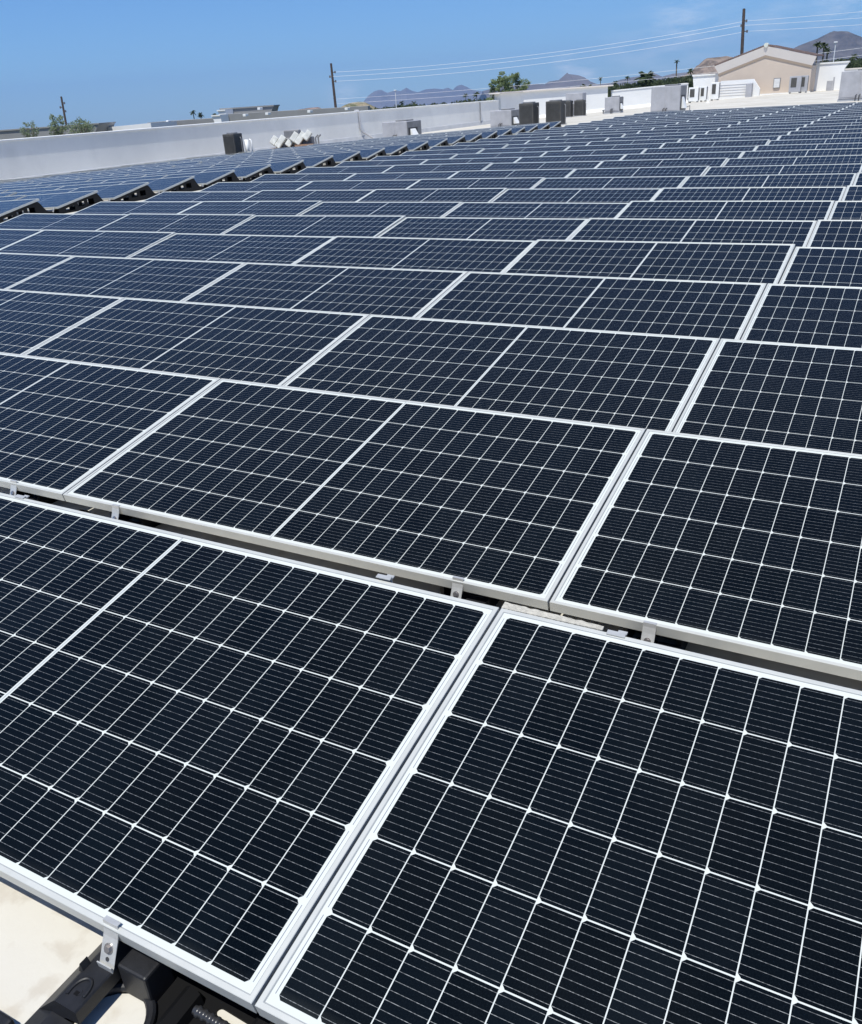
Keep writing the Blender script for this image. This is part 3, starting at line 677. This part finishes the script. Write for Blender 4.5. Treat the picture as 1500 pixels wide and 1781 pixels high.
def package_unit(P, w_, d_, h_, label, rz=0.0, hood=True):
    o = empty('package_unit', P, rz, label, 'air conditioner', 'light grey package units')
    mb = MB(); mb.bbox((-w_/2, -d_/2, .12), (w_/2, d_/2, h_), .025); ca = mb.build('casing', M_acgrey, o)
    mb = MB(); mb.box((-w_/2 + .06, -d_/2 - .012, .2), (-w_*.02, -d_/2 - .001, h_ - .1)); mb.box((w_*.02, -d_/2 - .012, .2), (w_/2 - .06, -d_/2 - .001, h_ - .1))
    mb.build('access_panel', M_acgrey, o)
    mb = MB(); mb.box((w_/2 + .001, -d_/2 + .03, .14), (w_/2 + .02, d_/2 - .03, h_ - .03)); mb.build('coil_side', M_acside, o)
    mb = MB(); mb.box((w_/2 + .021, -d_*.42, .2), (w_/2 + .03, d_*.2, h_*.66)); mb.build('side_opening', M_dark, o)
    if hood:
        mb = MB(); y0, y1 = -d_*.30, d_*.05
        mb.add([(w_/2 + .031, y0, .25), (w_/2 + .031, y1, .25), (w_/2 + .031, y1, h_*.60), (w_/2 + .031, y0, h_*.60), (w_/2 + .2, y0, .25), (w_/2 + .2, y1, .25)],
               [(0, 1, 5, 4), (0, 4, 3), (1, 2, 5), (3, 4, 5, 2), (0, 3, 2, 1)])
        mb.build('intake_hood', M_hoodw, o)
    mb = MB()
    for x in (-w_*.05, w_*.04): mb.tube([(x, -d_/2 - .1, 0), (x, -d_/2 - .1, .26), (x + .05, -d_/2 - .02, .3)], .02, 8)
    mb.build('gas_pipe', M_dark, o)
    mb = MB(); mb.box((-w_/2 - .04, -d_/2 + .03, -.02), (w_/2 + .04, d_/2 - .03, .115)); mb.build('roof_curb', M_flash, o)
    mb = MB(); mb.bbox((-w_*.1, -d_*.25, h_ + .001), (w_*.35, d_*.25, h_ + .06), .02); mb.build('fan_guard', M_acside, o)
    return o
def mini_split(P, w_, d_, h_, label, rz=0.0):
    o = empty('fan_unit', P, rz, label, 'air conditioner', 'small fan units by the far wall')
    mb = MB(); mb.bbox((-w_/2, -d_/2, .08), (w_/2, d_/2, h_), .02); mb.build('casing', M_hoodw, o)
    mb = MB(); mb.box((-w_*.36, -d_/2 - .015, h_ * .36), (w_*.12, -d_/2 - .001, h_ - .12)); gr = mb.build('fan_grille', M_acdark, o)
    mb = MB(); mb.box((w_/2 + .001, -d_/2 + .04, .16), (w_/2 + .012, d_/2 - .04, h_ - .08)); mb.build('side_coil', M_acside, o)
    mb = MB(); g_ = roofz(P[0]) - P[2] - .01; mb.box((-w_/2 + .05, -d_/2, g_), (-w_/2 + .12, d_/2, .079)); mb.box((w_/2 - .12, -d_/2, g_), (w_/2 - .05, d_/2, .079)); mb.build('feet', M_acside, o)
    return o
condenser(base_pt(409, 268, 41.5, 0), .62, .75, 1.12, 'dark condenser unit beside the shaded wall, left of the white hoods', 0.1)
mb = MB(); P = base_pt(431, 262, 41.8, .0); mb.cyl(P, .10, .80, 14); P2 = P + Vector((.22, .1, 0)); mb.tube([P2, P2 + Vector((0, 0, .75)), P2 + Vector((-.1, 0, .8))], .035, 8)
tag(mb.build('white_flue', M_hoodw, smooth=True), 'short white flue pipe to the right of the lone condenser', 'flue')
package_unit(base_pt(701, 246, 44, 0), 1.42, 1.5, .90, 'pale grey package unit alone in front of the shaded parapet', 0.0)
package_unit(base_pt(880, 226, 46, 0), 1.2, 1.3, .92, 'pale grey package unit left of the two big dark condensers', 0.0)
condenser(base_pt(921, 219, 42.5, 0), .74, .85, 1.13, 'left one of two big dark condensers behind the end of the walkway')
condenser(base_pt(967, 213, 42.5, 0), .78, .74, 1.10, 'right one of two big dark condensers behind the end of the walkway')
condenser(base_pt(989, 200, 60, 0), .5, .6, 1.05, 'dark condenser half hidden behind the big right one')
condenser(base_pt(1009, 197, 60, 0), .66, .6, 1.02, 'small dark condenser standing apart below the corner parapet')
package_unit(base_pt(1068, 192, 58, 0), 1.0, .9, 1.0, 'small grey package unit alone before the bright low parapet')
package_unit(base_pt(1162, 196.5, 41.5, 0), 1.38, 1.2, 1.24, 'large grey package unit in front of the hedge and low parapet')
package_unit(base_pt(1492, 182, 44, 0), 1.75, 1.6, 1.38, 'grey package unit cut by the right edge of the photo')
# duct block hanging at the corner parapet
P = at(1001, 172, 66); mb = MB(); mb.bbox(P + Vector((-.6, -.5, -.35)), P + Vector((.75, .4, .42)), .03); mb.bbox(P + Vector((-.62, -.6, -1.35)), P + Vector((-.1, .3, -.36)), .03)
tag(mb.build('duct_box', M_acgrey), 'grey duct box above the small condensers at the corner parapet', 'duct')
for i, (x, y, D, w_, h_, lab) in enumerate(((1207, 172.5, 68, .75, .85, 'fan unit with dark grille, leftmost before the stepped parapet'), (1224, 170.5, 68, .5, .85, 'narrow fan unit, middle of three before the stepped parapet'), (1244, 167.5, 68, .62, 1.0, 'tall fan unit at the left corner of the tan gable'), (1383, 156, 66.5, .85, .95, 'fan unit against the tan wall, left of a pair'), (1398, 155, 66.5, .55, .95, 'fan unit against the tan wall, right of a pair'))):
    P = at(x, y, D); print('mini', P, roofz(P.x)); P.z = max(P.z, roofz(P.x)) if P.z < roofz(P.x) + .1 else P.z; g0_ = P.z - roofz(P.x); P.z = roofz(P.x) + .01; u_ = mini_split(P, w_, .45, h_ + g0_, lab)
    if i > 2:
        me_ = u_.children[0].data; me_.materials.clear(); me_.materials.append(M_acgrey)
# raised curb strip the small units stand on
mb = MB()
def curb(mb, pts, h):
    vs = []
    for P in pts: vs += [P, P + Vector((0, 0, h)), P + Vector((.1, .9, h)), P + Vector((.1, .9, 0))]
    fs = []
    for i in range(len(pts)-1):
        for k in range(4): fs.append((i*4+k, i*4+(k+1) % 4, (i+1)*4+(k+1) % 4, (i+1)*4+k))
    fs += [(0, 1, 2, 3), ((len(pts)-1)*4, (len(pts)-1)*4+3, (len(pts)-1)*4+2, (len(pts)-1)*4+1)]
    mb.add(vs, fs)

# pile of white hoods on a rusty base
root = empty('exhaust_hoods', base_pt(512, 257, 43.5, 0), 0.32, 'cluster of slanted white exhaust hoods on a rusty frame', 'exhaust hood')
mb = MB(); mb.box((-1.15, -.35, .12), (1.2, .45, .22)); mb.box((.2, -.5, .22), (1.15, -.3, .34)); mb.box((-1.1, -.3, 0), (-1.0, .4, .12)); mb.box((1.0, -.3, 0), (1.1, .4, .12)); mb.build('rusty_frame', M_rust, root)
mb = MB(); mb.bbox((-.95, -.1, .22), (1.0, .4, .66), .05); mb.bbox((-.5, .1, .6), (.3, .5, 1.0), .04); mb.build('grey_box', M_acside, root)
for (x, z, s_) in ((-.92, .58, .62), (-.60, .50, .95), (-.16, .40, .45), (.16, .68, .68), (.46, .60, .98), (.84, .72, .70)):
    M = Matrix.Translation((x, -.25, z)) @ Matrix.Rotation(math.radians(38), 4, 'Y') @ Matrix.Rotation(math.radians(-20), 4, 'X')
    mb = MB(); mb.bbox((-.14, -.13, -.34 * s_), (.14, .13, .34 * s_), .03, 0, M); mb.build('hood', M_hood, root)
mb = MB()
for x, y in ((1.2, -.1), (1.28, .1)): mb.tube([(x, y, 0), (x, y, .6), (x + .15, y, .72)], .04, 8)
mb.build('pipe', M_acside, root)
# vents
for x, y, D, lab in ((997, 200, 62, 'tiny roof vent left of the small package unit'), (1050, 195.5, 60, 'tiny roof vent right below the small package unit')):
    P = base_pt(x, y, D); mb = MB(); mb.cyl(P, .05, .2, 10); mb.cyl(P + Vector((0, 0, .2)), .1, .06, 10); tag(mb.build('roof_vent', M_acside), lab, 'vent', 'small roof vents')
P = base_pt(1232, 175, 60); mb = MB(); mb.cyl(P, .04, .45, 8); mb.tube([P, P + Vector((0, 0, .15))], [.12, .05], 10); tag(mb.build('vent_stack', M_hoodw), 'thin white vent stack on the cream roof below the fan units', 'vent')
P = base_pt(1200, 191, 43); mb = MB(); mb.tube([P, P + Vector((0, 0, .28)), P + Vector((-.3, .1, .18)), P + Vector((-.42, .1, .1))], .025, 8); tag(mb.build('gas_line', M_acside), 'bent gas line on the roof right of the large package unit', 'pipe')
P = at(1449.5, 152, 68); mb = MB(); mb.box(P + Vector((-.05, -.05, -.3)), P + Vector((.06, .05, .75))); mb.box(P + Vector((-.5, .0, -.3)), P + Vector((-.07, .04, .5))); tag(mb.build('pipe_stand', M_acgrey), 'grey upright pipe stand right of the gable shadow', 'pipe')

# ------------------------------------------------------------------ parapets of other wings beyond the left wall
def wing(pts, D, mats, label, flare=(0, 0), depth=6, cop=None, name='far_parapet'):
    """pts: (x,y) of the top edge in the photo from left to right"""
    top = [at(x, y, D) for x, y in pts]
    zt = sum(p.z for p in top) / len(top)
    root = empty(name, (top[0].x, top[0].y, 0), 0, label, 'wall')
    A, B = top[0], top[-1]; d = Vector((B.x - A.x, B.y - A.y, 0)).normalized(); nrm = Vector((-d.y, d.x, 0))
    A = Vector((A.x, A.y, 0)); B = Vector((B.x, B.y, 0)); L_ = (B - A).length
    f0, f1 = flare; h = 1.1
    M = Matrix(((d.x, nrm.x, 0, A.x), (d.y, nrm.y, 0, A.y), (0, 0, 1, 0), (0, 0, 0, 1)))
    mb = MB(); z0, z1 = top[0].z, top[-1].z
    mb.prism([[(f0, GZ), (L_ - f1, GZ), (L_ - f1, z1 - h), (L_, z1), (0, z0), (f0, z0 - h)]], 0, depth, axis='y', M=M)
    child(mb.build('wall_face', mats), root)
    if cop:
        mb = MB(); mb.prism([[(-.1, z0 + .001), (L_ + .1, z1 + .001), (L_ + .1, z1 + .13), (-.1, z0 + .13)]], -.1, depth, axis='y', M=M); child(mb.build('coping', cop), root)
    return root, M, L_
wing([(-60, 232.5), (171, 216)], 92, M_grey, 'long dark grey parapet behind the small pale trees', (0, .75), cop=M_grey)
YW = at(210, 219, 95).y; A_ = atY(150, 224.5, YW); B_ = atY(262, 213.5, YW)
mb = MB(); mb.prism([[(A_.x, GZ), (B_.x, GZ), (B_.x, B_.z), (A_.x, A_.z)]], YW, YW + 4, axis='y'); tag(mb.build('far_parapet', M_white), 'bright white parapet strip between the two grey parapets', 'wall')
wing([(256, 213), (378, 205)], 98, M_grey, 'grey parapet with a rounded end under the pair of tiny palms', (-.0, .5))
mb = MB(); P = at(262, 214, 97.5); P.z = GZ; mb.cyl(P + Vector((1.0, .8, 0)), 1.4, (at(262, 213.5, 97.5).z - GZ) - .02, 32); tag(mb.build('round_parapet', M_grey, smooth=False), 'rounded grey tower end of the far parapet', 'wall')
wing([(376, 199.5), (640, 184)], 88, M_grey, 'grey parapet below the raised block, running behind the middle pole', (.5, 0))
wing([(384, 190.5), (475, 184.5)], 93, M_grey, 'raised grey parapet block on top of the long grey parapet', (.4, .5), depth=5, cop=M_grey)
for (x, y, D, lab) in ((380, 201.5, 87.5, 'white end block of the long grey parapet'), (389, 192.5, 92.5, 'white end block of the raised parapet')):
    P = at(x, y, D); mb = MB(); w0 = .55
    mb.prism([[(-w0, 0), (w0, 0), (w0 * 1.0, -1.3), (-w0 * .3, -1.3)]], -.3, .9, axis='y', M=Matrix.Translation(P)); mb.box(P + Vector((-w0 - .06, -.4, .001)), P + Vector((w0, .9, .12)))
    tag(mb.build('end_block', M_white), lab, 'wall', 'white parapet end blocks')
for i, (x, y, D) in enumerate(((294, 211, 97), (453, 188.5, 92.4), (467, 197.5, 87), (540, 193.5, 87), (428, 200, 87), (605, 189, 87))):
    P = at(x, y, D); mb = MB(); mb.bbox(P + Vector((-.18, -.3, -.12)), P + Vector((.18, .2, .12)), .03); tag(mb.build('roof_light', M_hoodw), ['white box on the rounded grey parapet', 'white box on the raised parapet block', 'white box at the right foot of the raised block', 'white box on the grey parapet left of the middle pole', 'white box at the foot of the raised block', 'white box just right of the middle pole'][i], 'light fitting', 'white boxes on the far parapets')

# ------------------------------------------------------------------ trees
def leaf_cloud(mb, c, rad, n, s, squash=1.0, seed=0):
    rnd = random.Random(seed); c = Vector(c)
    for _ in range(n):
        while True:
            p = Vector((rnd.uniform(-1, 1), rnd.uniform(-1, 1), rnd.uniform(-1, 1)))
            if p.length < 1: break
        p = p * (0.55 + 0.45 * rnd.random()); P = c + Vector((p.x * rad, p.y * rad, p.z * rad * squash))
        u = Vector((rnd.gauss(0, 1), rnd.gauss(0, 1), rnd.gauss(0, 1))).normalized(); v = u.orthogonal().normalized(); v = (v * math.cos(rnd.random() * 6) + u.cross(v) * math.sin(rnd.random() * 6))
        k = s * rnd.uniform(.5, 1.3)
        mb.add([P - u * k, P + v * k * .45, P + u * k, P - v * k * .45], [(0, 1, 2, 3)])
def tree(base, h, crown_r, label, mat, seed=0, clumps=26, n=90, leaf=.14, group='trees beyond the roofs', ch=2.5, sq=.75):
    """h: height of the top; ch: height of the crown below it"""
    rnd = random.Random(seed); o = empty('tree', base, 0, label, 'tree', group)
    tr = MB(); cr = MB(); z0 = h - ch
    tr.tube([(0, 0, -3), (.05, 0, z0*.3), (0, .05, z0 * .75), (.03, 0, z0)], [crown_r*.07, crown_r*.055, crown_r*.045, crown_r*.03], 8)
    for k in range(clumps):
        while True:
            p = Vector((rnd.uniform(-1, 1), rnd.uniform(-1, 1), rnd.uniform(-1, 1)))
            if .35 < p.length < 1: break
        cr_r = crown_r * rnd.uniform(.14, .30); m = (crown_r - cr_r)
        wob = 1 + .22 * noise.noise(p * 2 + Vector((seed, 0, 0)))
        P = Vector((p.x * m * wob, p.y * m * wob, z0 + ch / 2 + p.z * (ch / 2 - cr_r * .5) * wob))
        leaf_cloud(cr, P, cr_r, n, leaf, sq, seed * 100 + k)
        st = Vector((0, 0, z0 * .92)); mid = st.lerp(P, .5) + Vector((0, 0, -.03 * ch))
        tr.tube([st, mid, P], [crown_r*.022, crown_r*.014, crown_r*.005], 5)
    tr.build('trunk', M_bark, o); cr.build('crown', mat, o)
    return o
def at_base(x, y, D, z=GZ):
    P = at(x, y, D); return Vector((P.x, P.y, z)), P.z
def put_tree(x, ytop, D, rad_px, label, mat, **k):
    P, zt = at_base(x, ytop, D); tree(P, zt - GZ, rad_px * D / F, label, mat, **k)
put_tree(44, 203, 85, 21, 'small airy pale tree, leftmost, before the dark grey parapet', M_leafpale, seed=3, clumps=60, n=16, leaf=.085, ch=2.4)
put_tree(94, 193, 85, 20, 'small pale tree left of the leftmost pole', M_leafpale, seed=5, clumps=70, n=24, leaf=.09, ch=2.8)
put_tree(137, 203, 85, 29, 'low spreading pale tree right of the leftmost pole', M_leafpale, seed=8, clumps=84, n=24, leaf=.09, ch=2.2)
put_tree(871, 124, 95, 29, 'tall bushy green tree, left half of the pair behind the parapet', M_leaf, seed=11, clumps=95, n=80, leaf=.12, ch=5.6)
put_tree(901, 124, 97, 31, 'rounded bushy green tree, right half of the pair behind the parapet', M_leaf, seed=14, clumps=110, n=80, leaf=.12, ch=5.2)
def palm(x, ytop, D, rad_px, label, nf=26, trunk_r=.18, seed=0, up=.3):
    P, zt = at_base(x, ytop, D); rnd = random.Random(seed); R_ = rad_px * 1.45 * D / F; trunk_r = min(trunk_r, .13); H_ = zt - GZ - R_ * .55
    o = empty('palm_tree', P, 0, label, 'palm tree', 'palm trees')
    mb = MB(); mb.tube([(0, 0, 0), (.12, 0, H_*.5), (0, 0, H_)], [trunk_r * 1.2, trunk_r, trunk_r * .8], 8); mb.build('trunk', M_bark, o)
    mb = MB()
    for k in range(nf):
        a = 6.283 * k / nf + rnd.uniform(-.1, .1); e = rnd.uniform(-.5, 1.2); d = Vector((math.cos(a), math.sin(a), 0)); side = Vector((-d.y, d.x, 0))
        prev = None; pts = []
        for j in range(6):
            t = j / 5; P_ = Vector((0, 0, H_)) + d * (R_ * t * math.cos(e) * 1.0) + Vector((0, 0, R_ * (math.sin(e) * t - .45 * t * t))); pts.append(P_)
        for j in range(5):
            w0 = R_ * .22 * math.sin(math.pi * (j + .3) / 5.6); w1 = R_ * .22 * math.sin(math.pi * (j + 1.3) / 6.2)
            A, B = pts[j], pts[j+1]
            mb.add([A, A + side * w0 + Vector((0, 0, -w0 * .6)), B + side * w1 + Vector((0, 0, -w1 * .6)), B], [(0, 1, 2, 3)])
            mb.add([A, A - side * w0 + Vector((0, 0, -w0 * .6)), B - side * w1 + Vector((0, 0, -w1 * .6)), B], [(0, 1, 2, 3)])
    leaf_cloud(mb, (0, 0, H_ - R_ * .35), R_ * .3, 40, R_ * .12, 1.3, seed)
    mb.build('crown', M_palm, o)
for a in ((335, 190, 210, 4.5, 'tiny palm, left one of the pair over the rounded parapet', 14, .35), (348, 194, 210, 4.5, 'tiny palm, right one of the pair over the rounded parapet', 14, .35),
          (373, 196, 200, 4.5, 'tiny palm crown just left of the white end block', 14, .3), (384, 197.5, 200, 3.2, 'tinier palm crown against the white end block', 12, .3),
          (1021, 143, 130, 14, 'dark palm crown beside the right end of the corner parapet', 26, .3), (1045, 132.5, 260, 3.5, 'thin little palm between the mesa and the round palm', 14, .35),
          (1071, 139, 200, 6, 'low palm crown in the hedge line left of the round palm', 16, .3), (1092, 131, 260, 4, 'slim palm just left of the big round palm', 14, .3), (1124, 120, 120, 15, 'big round palm rising from the hedge', 34, .3),
          (1178, 102, 150, 3.6, 'very tall thin palm, small tuft on top, right of the round palm', 16, .13), (1202, 117, 150, 5, 'dark palm at the left end of the stepped parapet', 16, .2),
          (1424, 70, 120, 6.5, 'palm right of the gable roof, tallest of three', 20, .3), (1435, 72, 122, 6, 'palm right of the gable roof, middle of three', 20, .3), (1441, 80, 124, 5.5, 'palm right of the gable roof, shortest of three', 18, .25),
          (810, 161, 300, 4, 'small palm left of the bushy tree pair', 14, .35), (829, 158, 280, 5.5, 'shrubby palm next to the bushy tree pair', 14, .3), (1487, 92, 130, 6, 'palm crown at the right edge over the white parapet', 16, .3), (699, 174, 320, 4, 'small palm above the middle of the shaded parapet', 14, .3), (720, 174, 320, 5, 'wider dark palm above the middle of the shaded parapet', 14, .3)):
    palm(a[0], a[1], a[2], a[3], a[4], a[5], a[6], seed=int(a[0]))
# hedge / tree line as ground cover masses
def treeline(pts, D0, D1, dens, leaf, label, h=3.5, seed=1):
    rnd = random.Random(seed); mb = MB()
    for (x0, y0), (x1, y1) in zip(pts[:-1], pts[1:]):
        n = max(1, int((x1 - x0) * dens))
        for i in range(n):
            t = rnd.random(); D = rnd.uniform(D0, D1); x = x0 + (x1 - x0) * t; y = y0 + (y1 - y0) * t + rnd.uniform(-1.5, 5)
            P = at(x, y, D); r = rnd.uniform(.5, 1.2) * D / 130
            leaf_cloud(mb, P + Vector((0, 0, -r * .8)), r, 34, leaf * D / 130, .8, rnd.randint(0, 99999))
            leaf_cloud(mb, P + Vector((0, 0, -r * 2.2)), r * 1.3, 20, leaf * 1.4 * D / 130, .8, rnd.randint(0, 99999))
    o = mb.build('tree_line', M_hedge); tag(o, label, 'trees', None, 'stuff'); return o
treeline([(1035, 150), (1100, 142), (1160, 134), (1212, 128)], 118, 140, 1.6, .20, 'dense dark hedge of trees behind the bright low parapet')
treeline([(640, 187), (700, 181), (760, 178), (860, 167)], 170, 240, 1.0, .20, 'dark tree line behind the shaded parapet', seed=2)
treeline([(1428, 104), (1478, 100), (1560, 99)], 105, 140, 1.5, .20, 'dark trees behind the white parapets at the right edge', seed=3)
treeline([(930, 158), (1010, 148)], 190, 240, .8, .20, 'tree line glimpsed beside the corner parapet', seed=4)

# ------------------------------------------------------------------ poles and wires
poles = []
def pole(top, bot, D, r, label, arms):
    T = at(*top, D); B = at(*bot, D); d = (T - B).normalized(); L_ = (T.z - GZ) / d.z; base = T - d * L_
    o = empty('utility_pole', base, 0, label, 'utility pole', 'wooden utility poles')
    mb = MB(); mb.tube([(0, 0, 0), d * L_ * .5, d * L_], [r * 1.25, r * 1.1, r * .85], 10); mb.build('post', M_wood, o)
    ends = []
    for (x, y) in arms:
        P = at(x, y, D) - base; t = P.dot(d); A = d * t
        mb = MB(); mb.tube([A, P], .05, 6); mb.tube([P + Vector((0, 0, -.12)), P + Vector((0, 0, .12))], .09, 8); mb.build('insulator', M_ins, o)
        ends.append(base + P)
    return ends
e1_ = pole((106.5, 168), (115.5, 218), 105, .13, 'dark utility pole at the far left between small trees', [(112, 179), (105, 186.5), (114, 193)])
e2_ = pole((576, 110.5), (584.3, 188), 100, .15, 'brown utility pole left of centre where the wires begin', [(583, 125), (574, 133), (584, 141)])
e3_ = pole((1294.7, 15.5), (1291, 92), 88, .165, 'tallest utility pole, rising behind the tan gable', [(1299, 36), (1290, 44), (1300, 54)])
def wire(A, B, sag, r, label, n=24):
    r = r * .55
    mb = MB(); pts = []
    for i in range(n + 1):
        t = i / n; pts.append(A.lerp(B, t) - Vector((0, 0, sag * 4 * t * (1 - t))))
    mb.tube(pts, r, 5); tag(mb.build('power_line', M_wire), label, 'power line', 'overhead wires')
E4 = [at(x, y, 86) for x, y in ((1560, 14), (1560, 26), (1560, 38))]
nm = ['top', 'middle', 'bottom']
for i in range(3):
    wire(e2_[i], e3_[i], .72, .026, '%s one of the three wires between the middle and right poles' % nm[i])
    wire(e3_[i], E4[i], .05, .024, '%s one of the three wires leaving the tallest pole to the right' % nm[i])
wire(at(586, 172, 99.8), at(1560, 75, 86), 0.5, .022, 'upper one of two low wires crossing the far mountains')
wire(at(587, 180, 99.8), at(1560, 88, 86), 0.5, .022, 'lower one of two low wires crossing the far mountains')
for (x0, y0, x1, y1, D, lab) in ((701, 157, 690, 190, 130, 'pale street lamp in front of the far mountains'), (1452, 75, 1449.5, 112, 100, 'pale street lamp right of the three palms')):
    T = at(x0, y0, D); P, _ = at_base(x1, y1, D); o = empty('street_lamp', P, 0, lab, 'street lamp', 'street lamps')
    mb = MB(); mb.tube([(0, 0, 0), (0, 0, T.z - P.z)], .05, 8); mb.build('post', M_lampw, o)
    mb = MB(); mb.bbox((-.2, -.14, T.z - P.z), (.2, .14, T.z - P.z + .14), .04); mb.build('lamp_head', M_lampw, o)

# ------------------------------------------------------------------ hills and mountains
def hillmat(name, a, b, sc):
    m = bpy.data.materials.new(name); m.use_nodes = True; t = m.node_tree; p = t.nodes['Principled BSDF']; p.inputs['Roughness'].default_value = 1; p.inputs['Specular IOR Level'].default_value = 0
    g = t.nodes.new('ShaderNodeTexCoord'); n = t.nodes.new('ShaderNodeTexNoise'); n.inputs['Scale'].default_value = sc; n.inputs['Detail'].default_value = 10; n.inputs['Roughness'].default_value = .7
    t.links.new(g.outputs['Object'], n.inputs['Vector']); r = t.nodes.new('ShaderNodeValToRGB'); r.color_ramp.elements[0].position = .4; r.color_ramp.elements[1].position = .6
    r.color_ramp.elements[0].color = (*a, 1); r.color_ramp.elements[1].color = (*b, 1); t.links.new(n.outputs['Fac'], r.inputs[0]); t.links.new(r.outputs[0], p.inputs['Base Color'])
    return m
def ridge(prof, D, depth, mat, name, rough=.12, step=2.0, seed=0, fall=1.1):
    P = []
    for (x0, y0), (x1, y1) in zip(prof[:-1], prof[1:]):
        n = max(1, int((x1 - x0) / step))
        for i in range(n):
            t = i / n; P.append((x0 + (x1 - x0) * t, y0 + (y1 - y0) * t))
    P.append(prof[-1])
    m = 18; vs = []; fs = []
    dirv = Vector((RZ.x, RZ.y, 0)).normalized()
    for i, (x, y) in enumerate(P):
        T = at(x, y, D); h = T.z - GZ
        for j in range(m + 1):
            s = j / m * 2 - 1; k = (1 - abs(s) ** fall)
            q = T + dirv * s * depth
            nn = noise.fractal((q.x / depth * 3 + seed, q.y / depth * 3, 0), .9, 2.1, 5)
            g0 = gz_at(q) - 5; z = g0 + (T.z - g0) * k * (1 + (rough * nn * (1 if abs(s) > .02 else .0)) * 2.5) 
            if abs(s) < .02: z = T.z
            else: z = min(z, g0 + (T.z - g0) * (1 - abs(s) * .25))
            vs.append(Vector((q.x, q.y, z)))
    N = m + 1
    for i in range(len(P)-1):
        for j in range(m): fs.append((i*N+j, i*N+j+1, (i+1)*N+j+1, (i+1)*N+j))
    mb = MB(); mb.add(vs, fs); o = mb.build(name, mat); tag(o, kind='structure'); return o
Mm = hillmat('far_rock', (.10, .085, .08), (.16, .135, .12), .002)
ridge([(560, 200), (585, 190), (612, 186), (632, 177), (641, 166), (650, 159), (657, 156.5), (664, 156), (674, 161), (688, 157), (697, 158), (707, 152), (716, 157), (727, 160), (741, 155), (757, 153.5), (770, 155), (779, 152), (788, 156), (795, 149), (803, 147), (811, 150), (822, 156), (850, 160), (880, 168)], 9500, 1000, Mm, 'mountains', .05)
ridge([(840, 158), (868, 150), (890, 147.5), (905, 149), (925, 146), (948, 146), (956, 141), (972, 139), (978, 134), (983, 129.5), (987, 126), (990, 128.5), (1000, 129.5), (1008, 131), (1017, 134), (1024, 140), (1040, 146), (1062, 144), (1080, 138), (1100, 134), (1124, 131), (1136, 126), (1144, 129), (1152, 133), (1170, 128), (1190, 126), (1215, 122), (1240, 128)], 5000, 600, Mm, 'mountains', .06, seed=3)
ridge([(1325, 110), (1352, 99), (1372, 88), (1390, 79), (1408, 72), (1422, 67), (1432, 62), (1444, 56), (1451, 53.5), (1457, 54.5), (1464, 53.5), (1474, 58), (1486, 64), (1500, 64.5), (1530, 66), (1600, 80)], 2600, 420, hillmat('dark_hill_rock', (.065, .063, .068), (.12, .11, .11), .02), 'hills', .08, seed=5)
ridge([(1170, 140), (1196, 128), (1208, 120), (1218, 112), (1226, 103), (1231, 100.5), (1244, 99.5), (1258, 98), (1264, 97), (1275, 99), (1295, 104), (1330, 118), (1370, 130)], 1300, 170, hillmat('brown_hill_rock', (.12, .095, .075), (.27, .21, .165), .05), 'hills', .1, seed=7)
ridge([(565, 197), (590, 188), (600, 182), (612, 178), (625, 176.5), (634, 177), (645, 182), (655, 187), (668, 193), (690, 198)], 700, 60, hillmat('scrub_hill', (.09, .10, .05), (.30, .25, .17), .09), 'hills', .1, seed=9)
ridge([(490, 200), (505, 194), (520, 190), (540, 187), (554, 186), (562, 189), (580, 197)], 800, 60, hillmat('reddish_hill', (.12, .09, .075), (.26, .18, .15), .08), 'hills', .1, seed=11)

# ------------------------------------------------------------------ air
mb = MB(); side_h = Vector((-axis_h.y, axis_h.x, 0)); hv = []
for zz in (0, 1):
    for s_, t_ in ((-12100, -3100), (12100, -3100), (12100, 12100), (-12100, 12100)):
        p_ = side_h * s_ + axis_h * t_; p_.z = 420 if zz else GZ - TL * 12100 - 3; hv.append(p_)
mb.add(hv, [(0, 3, 2, 1), (4, 5, 6, 7), (0, 1, 5, 4), (1, 2, 6, 5), (2, 3, 7, 6), (3, 0, 4, 7)])
hm = bpy.data.materials.new('haze_air'); hm.use_nodes = True; t = hm.node_tree; t.nodes.clear()
vo = t.nodes.new('ShaderNodeVolumePrincipled'); vo.inputs['Color'].default_value = (.38, .60, 1.0, 1); vo.inputs['Density'].default_value = 8e-5; vo.inputs['Anisotropy'].default_value = 0.0
oo = t.nodes.new('ShaderNodeOutputMaterial'); t.links.new(vo.outputs[0], oo.inputs['Volume'])
hz = mb.build('haze', hm); tag(hz, 'pale blue air thickening towards the mountains', 'haze', None, 'stuff')
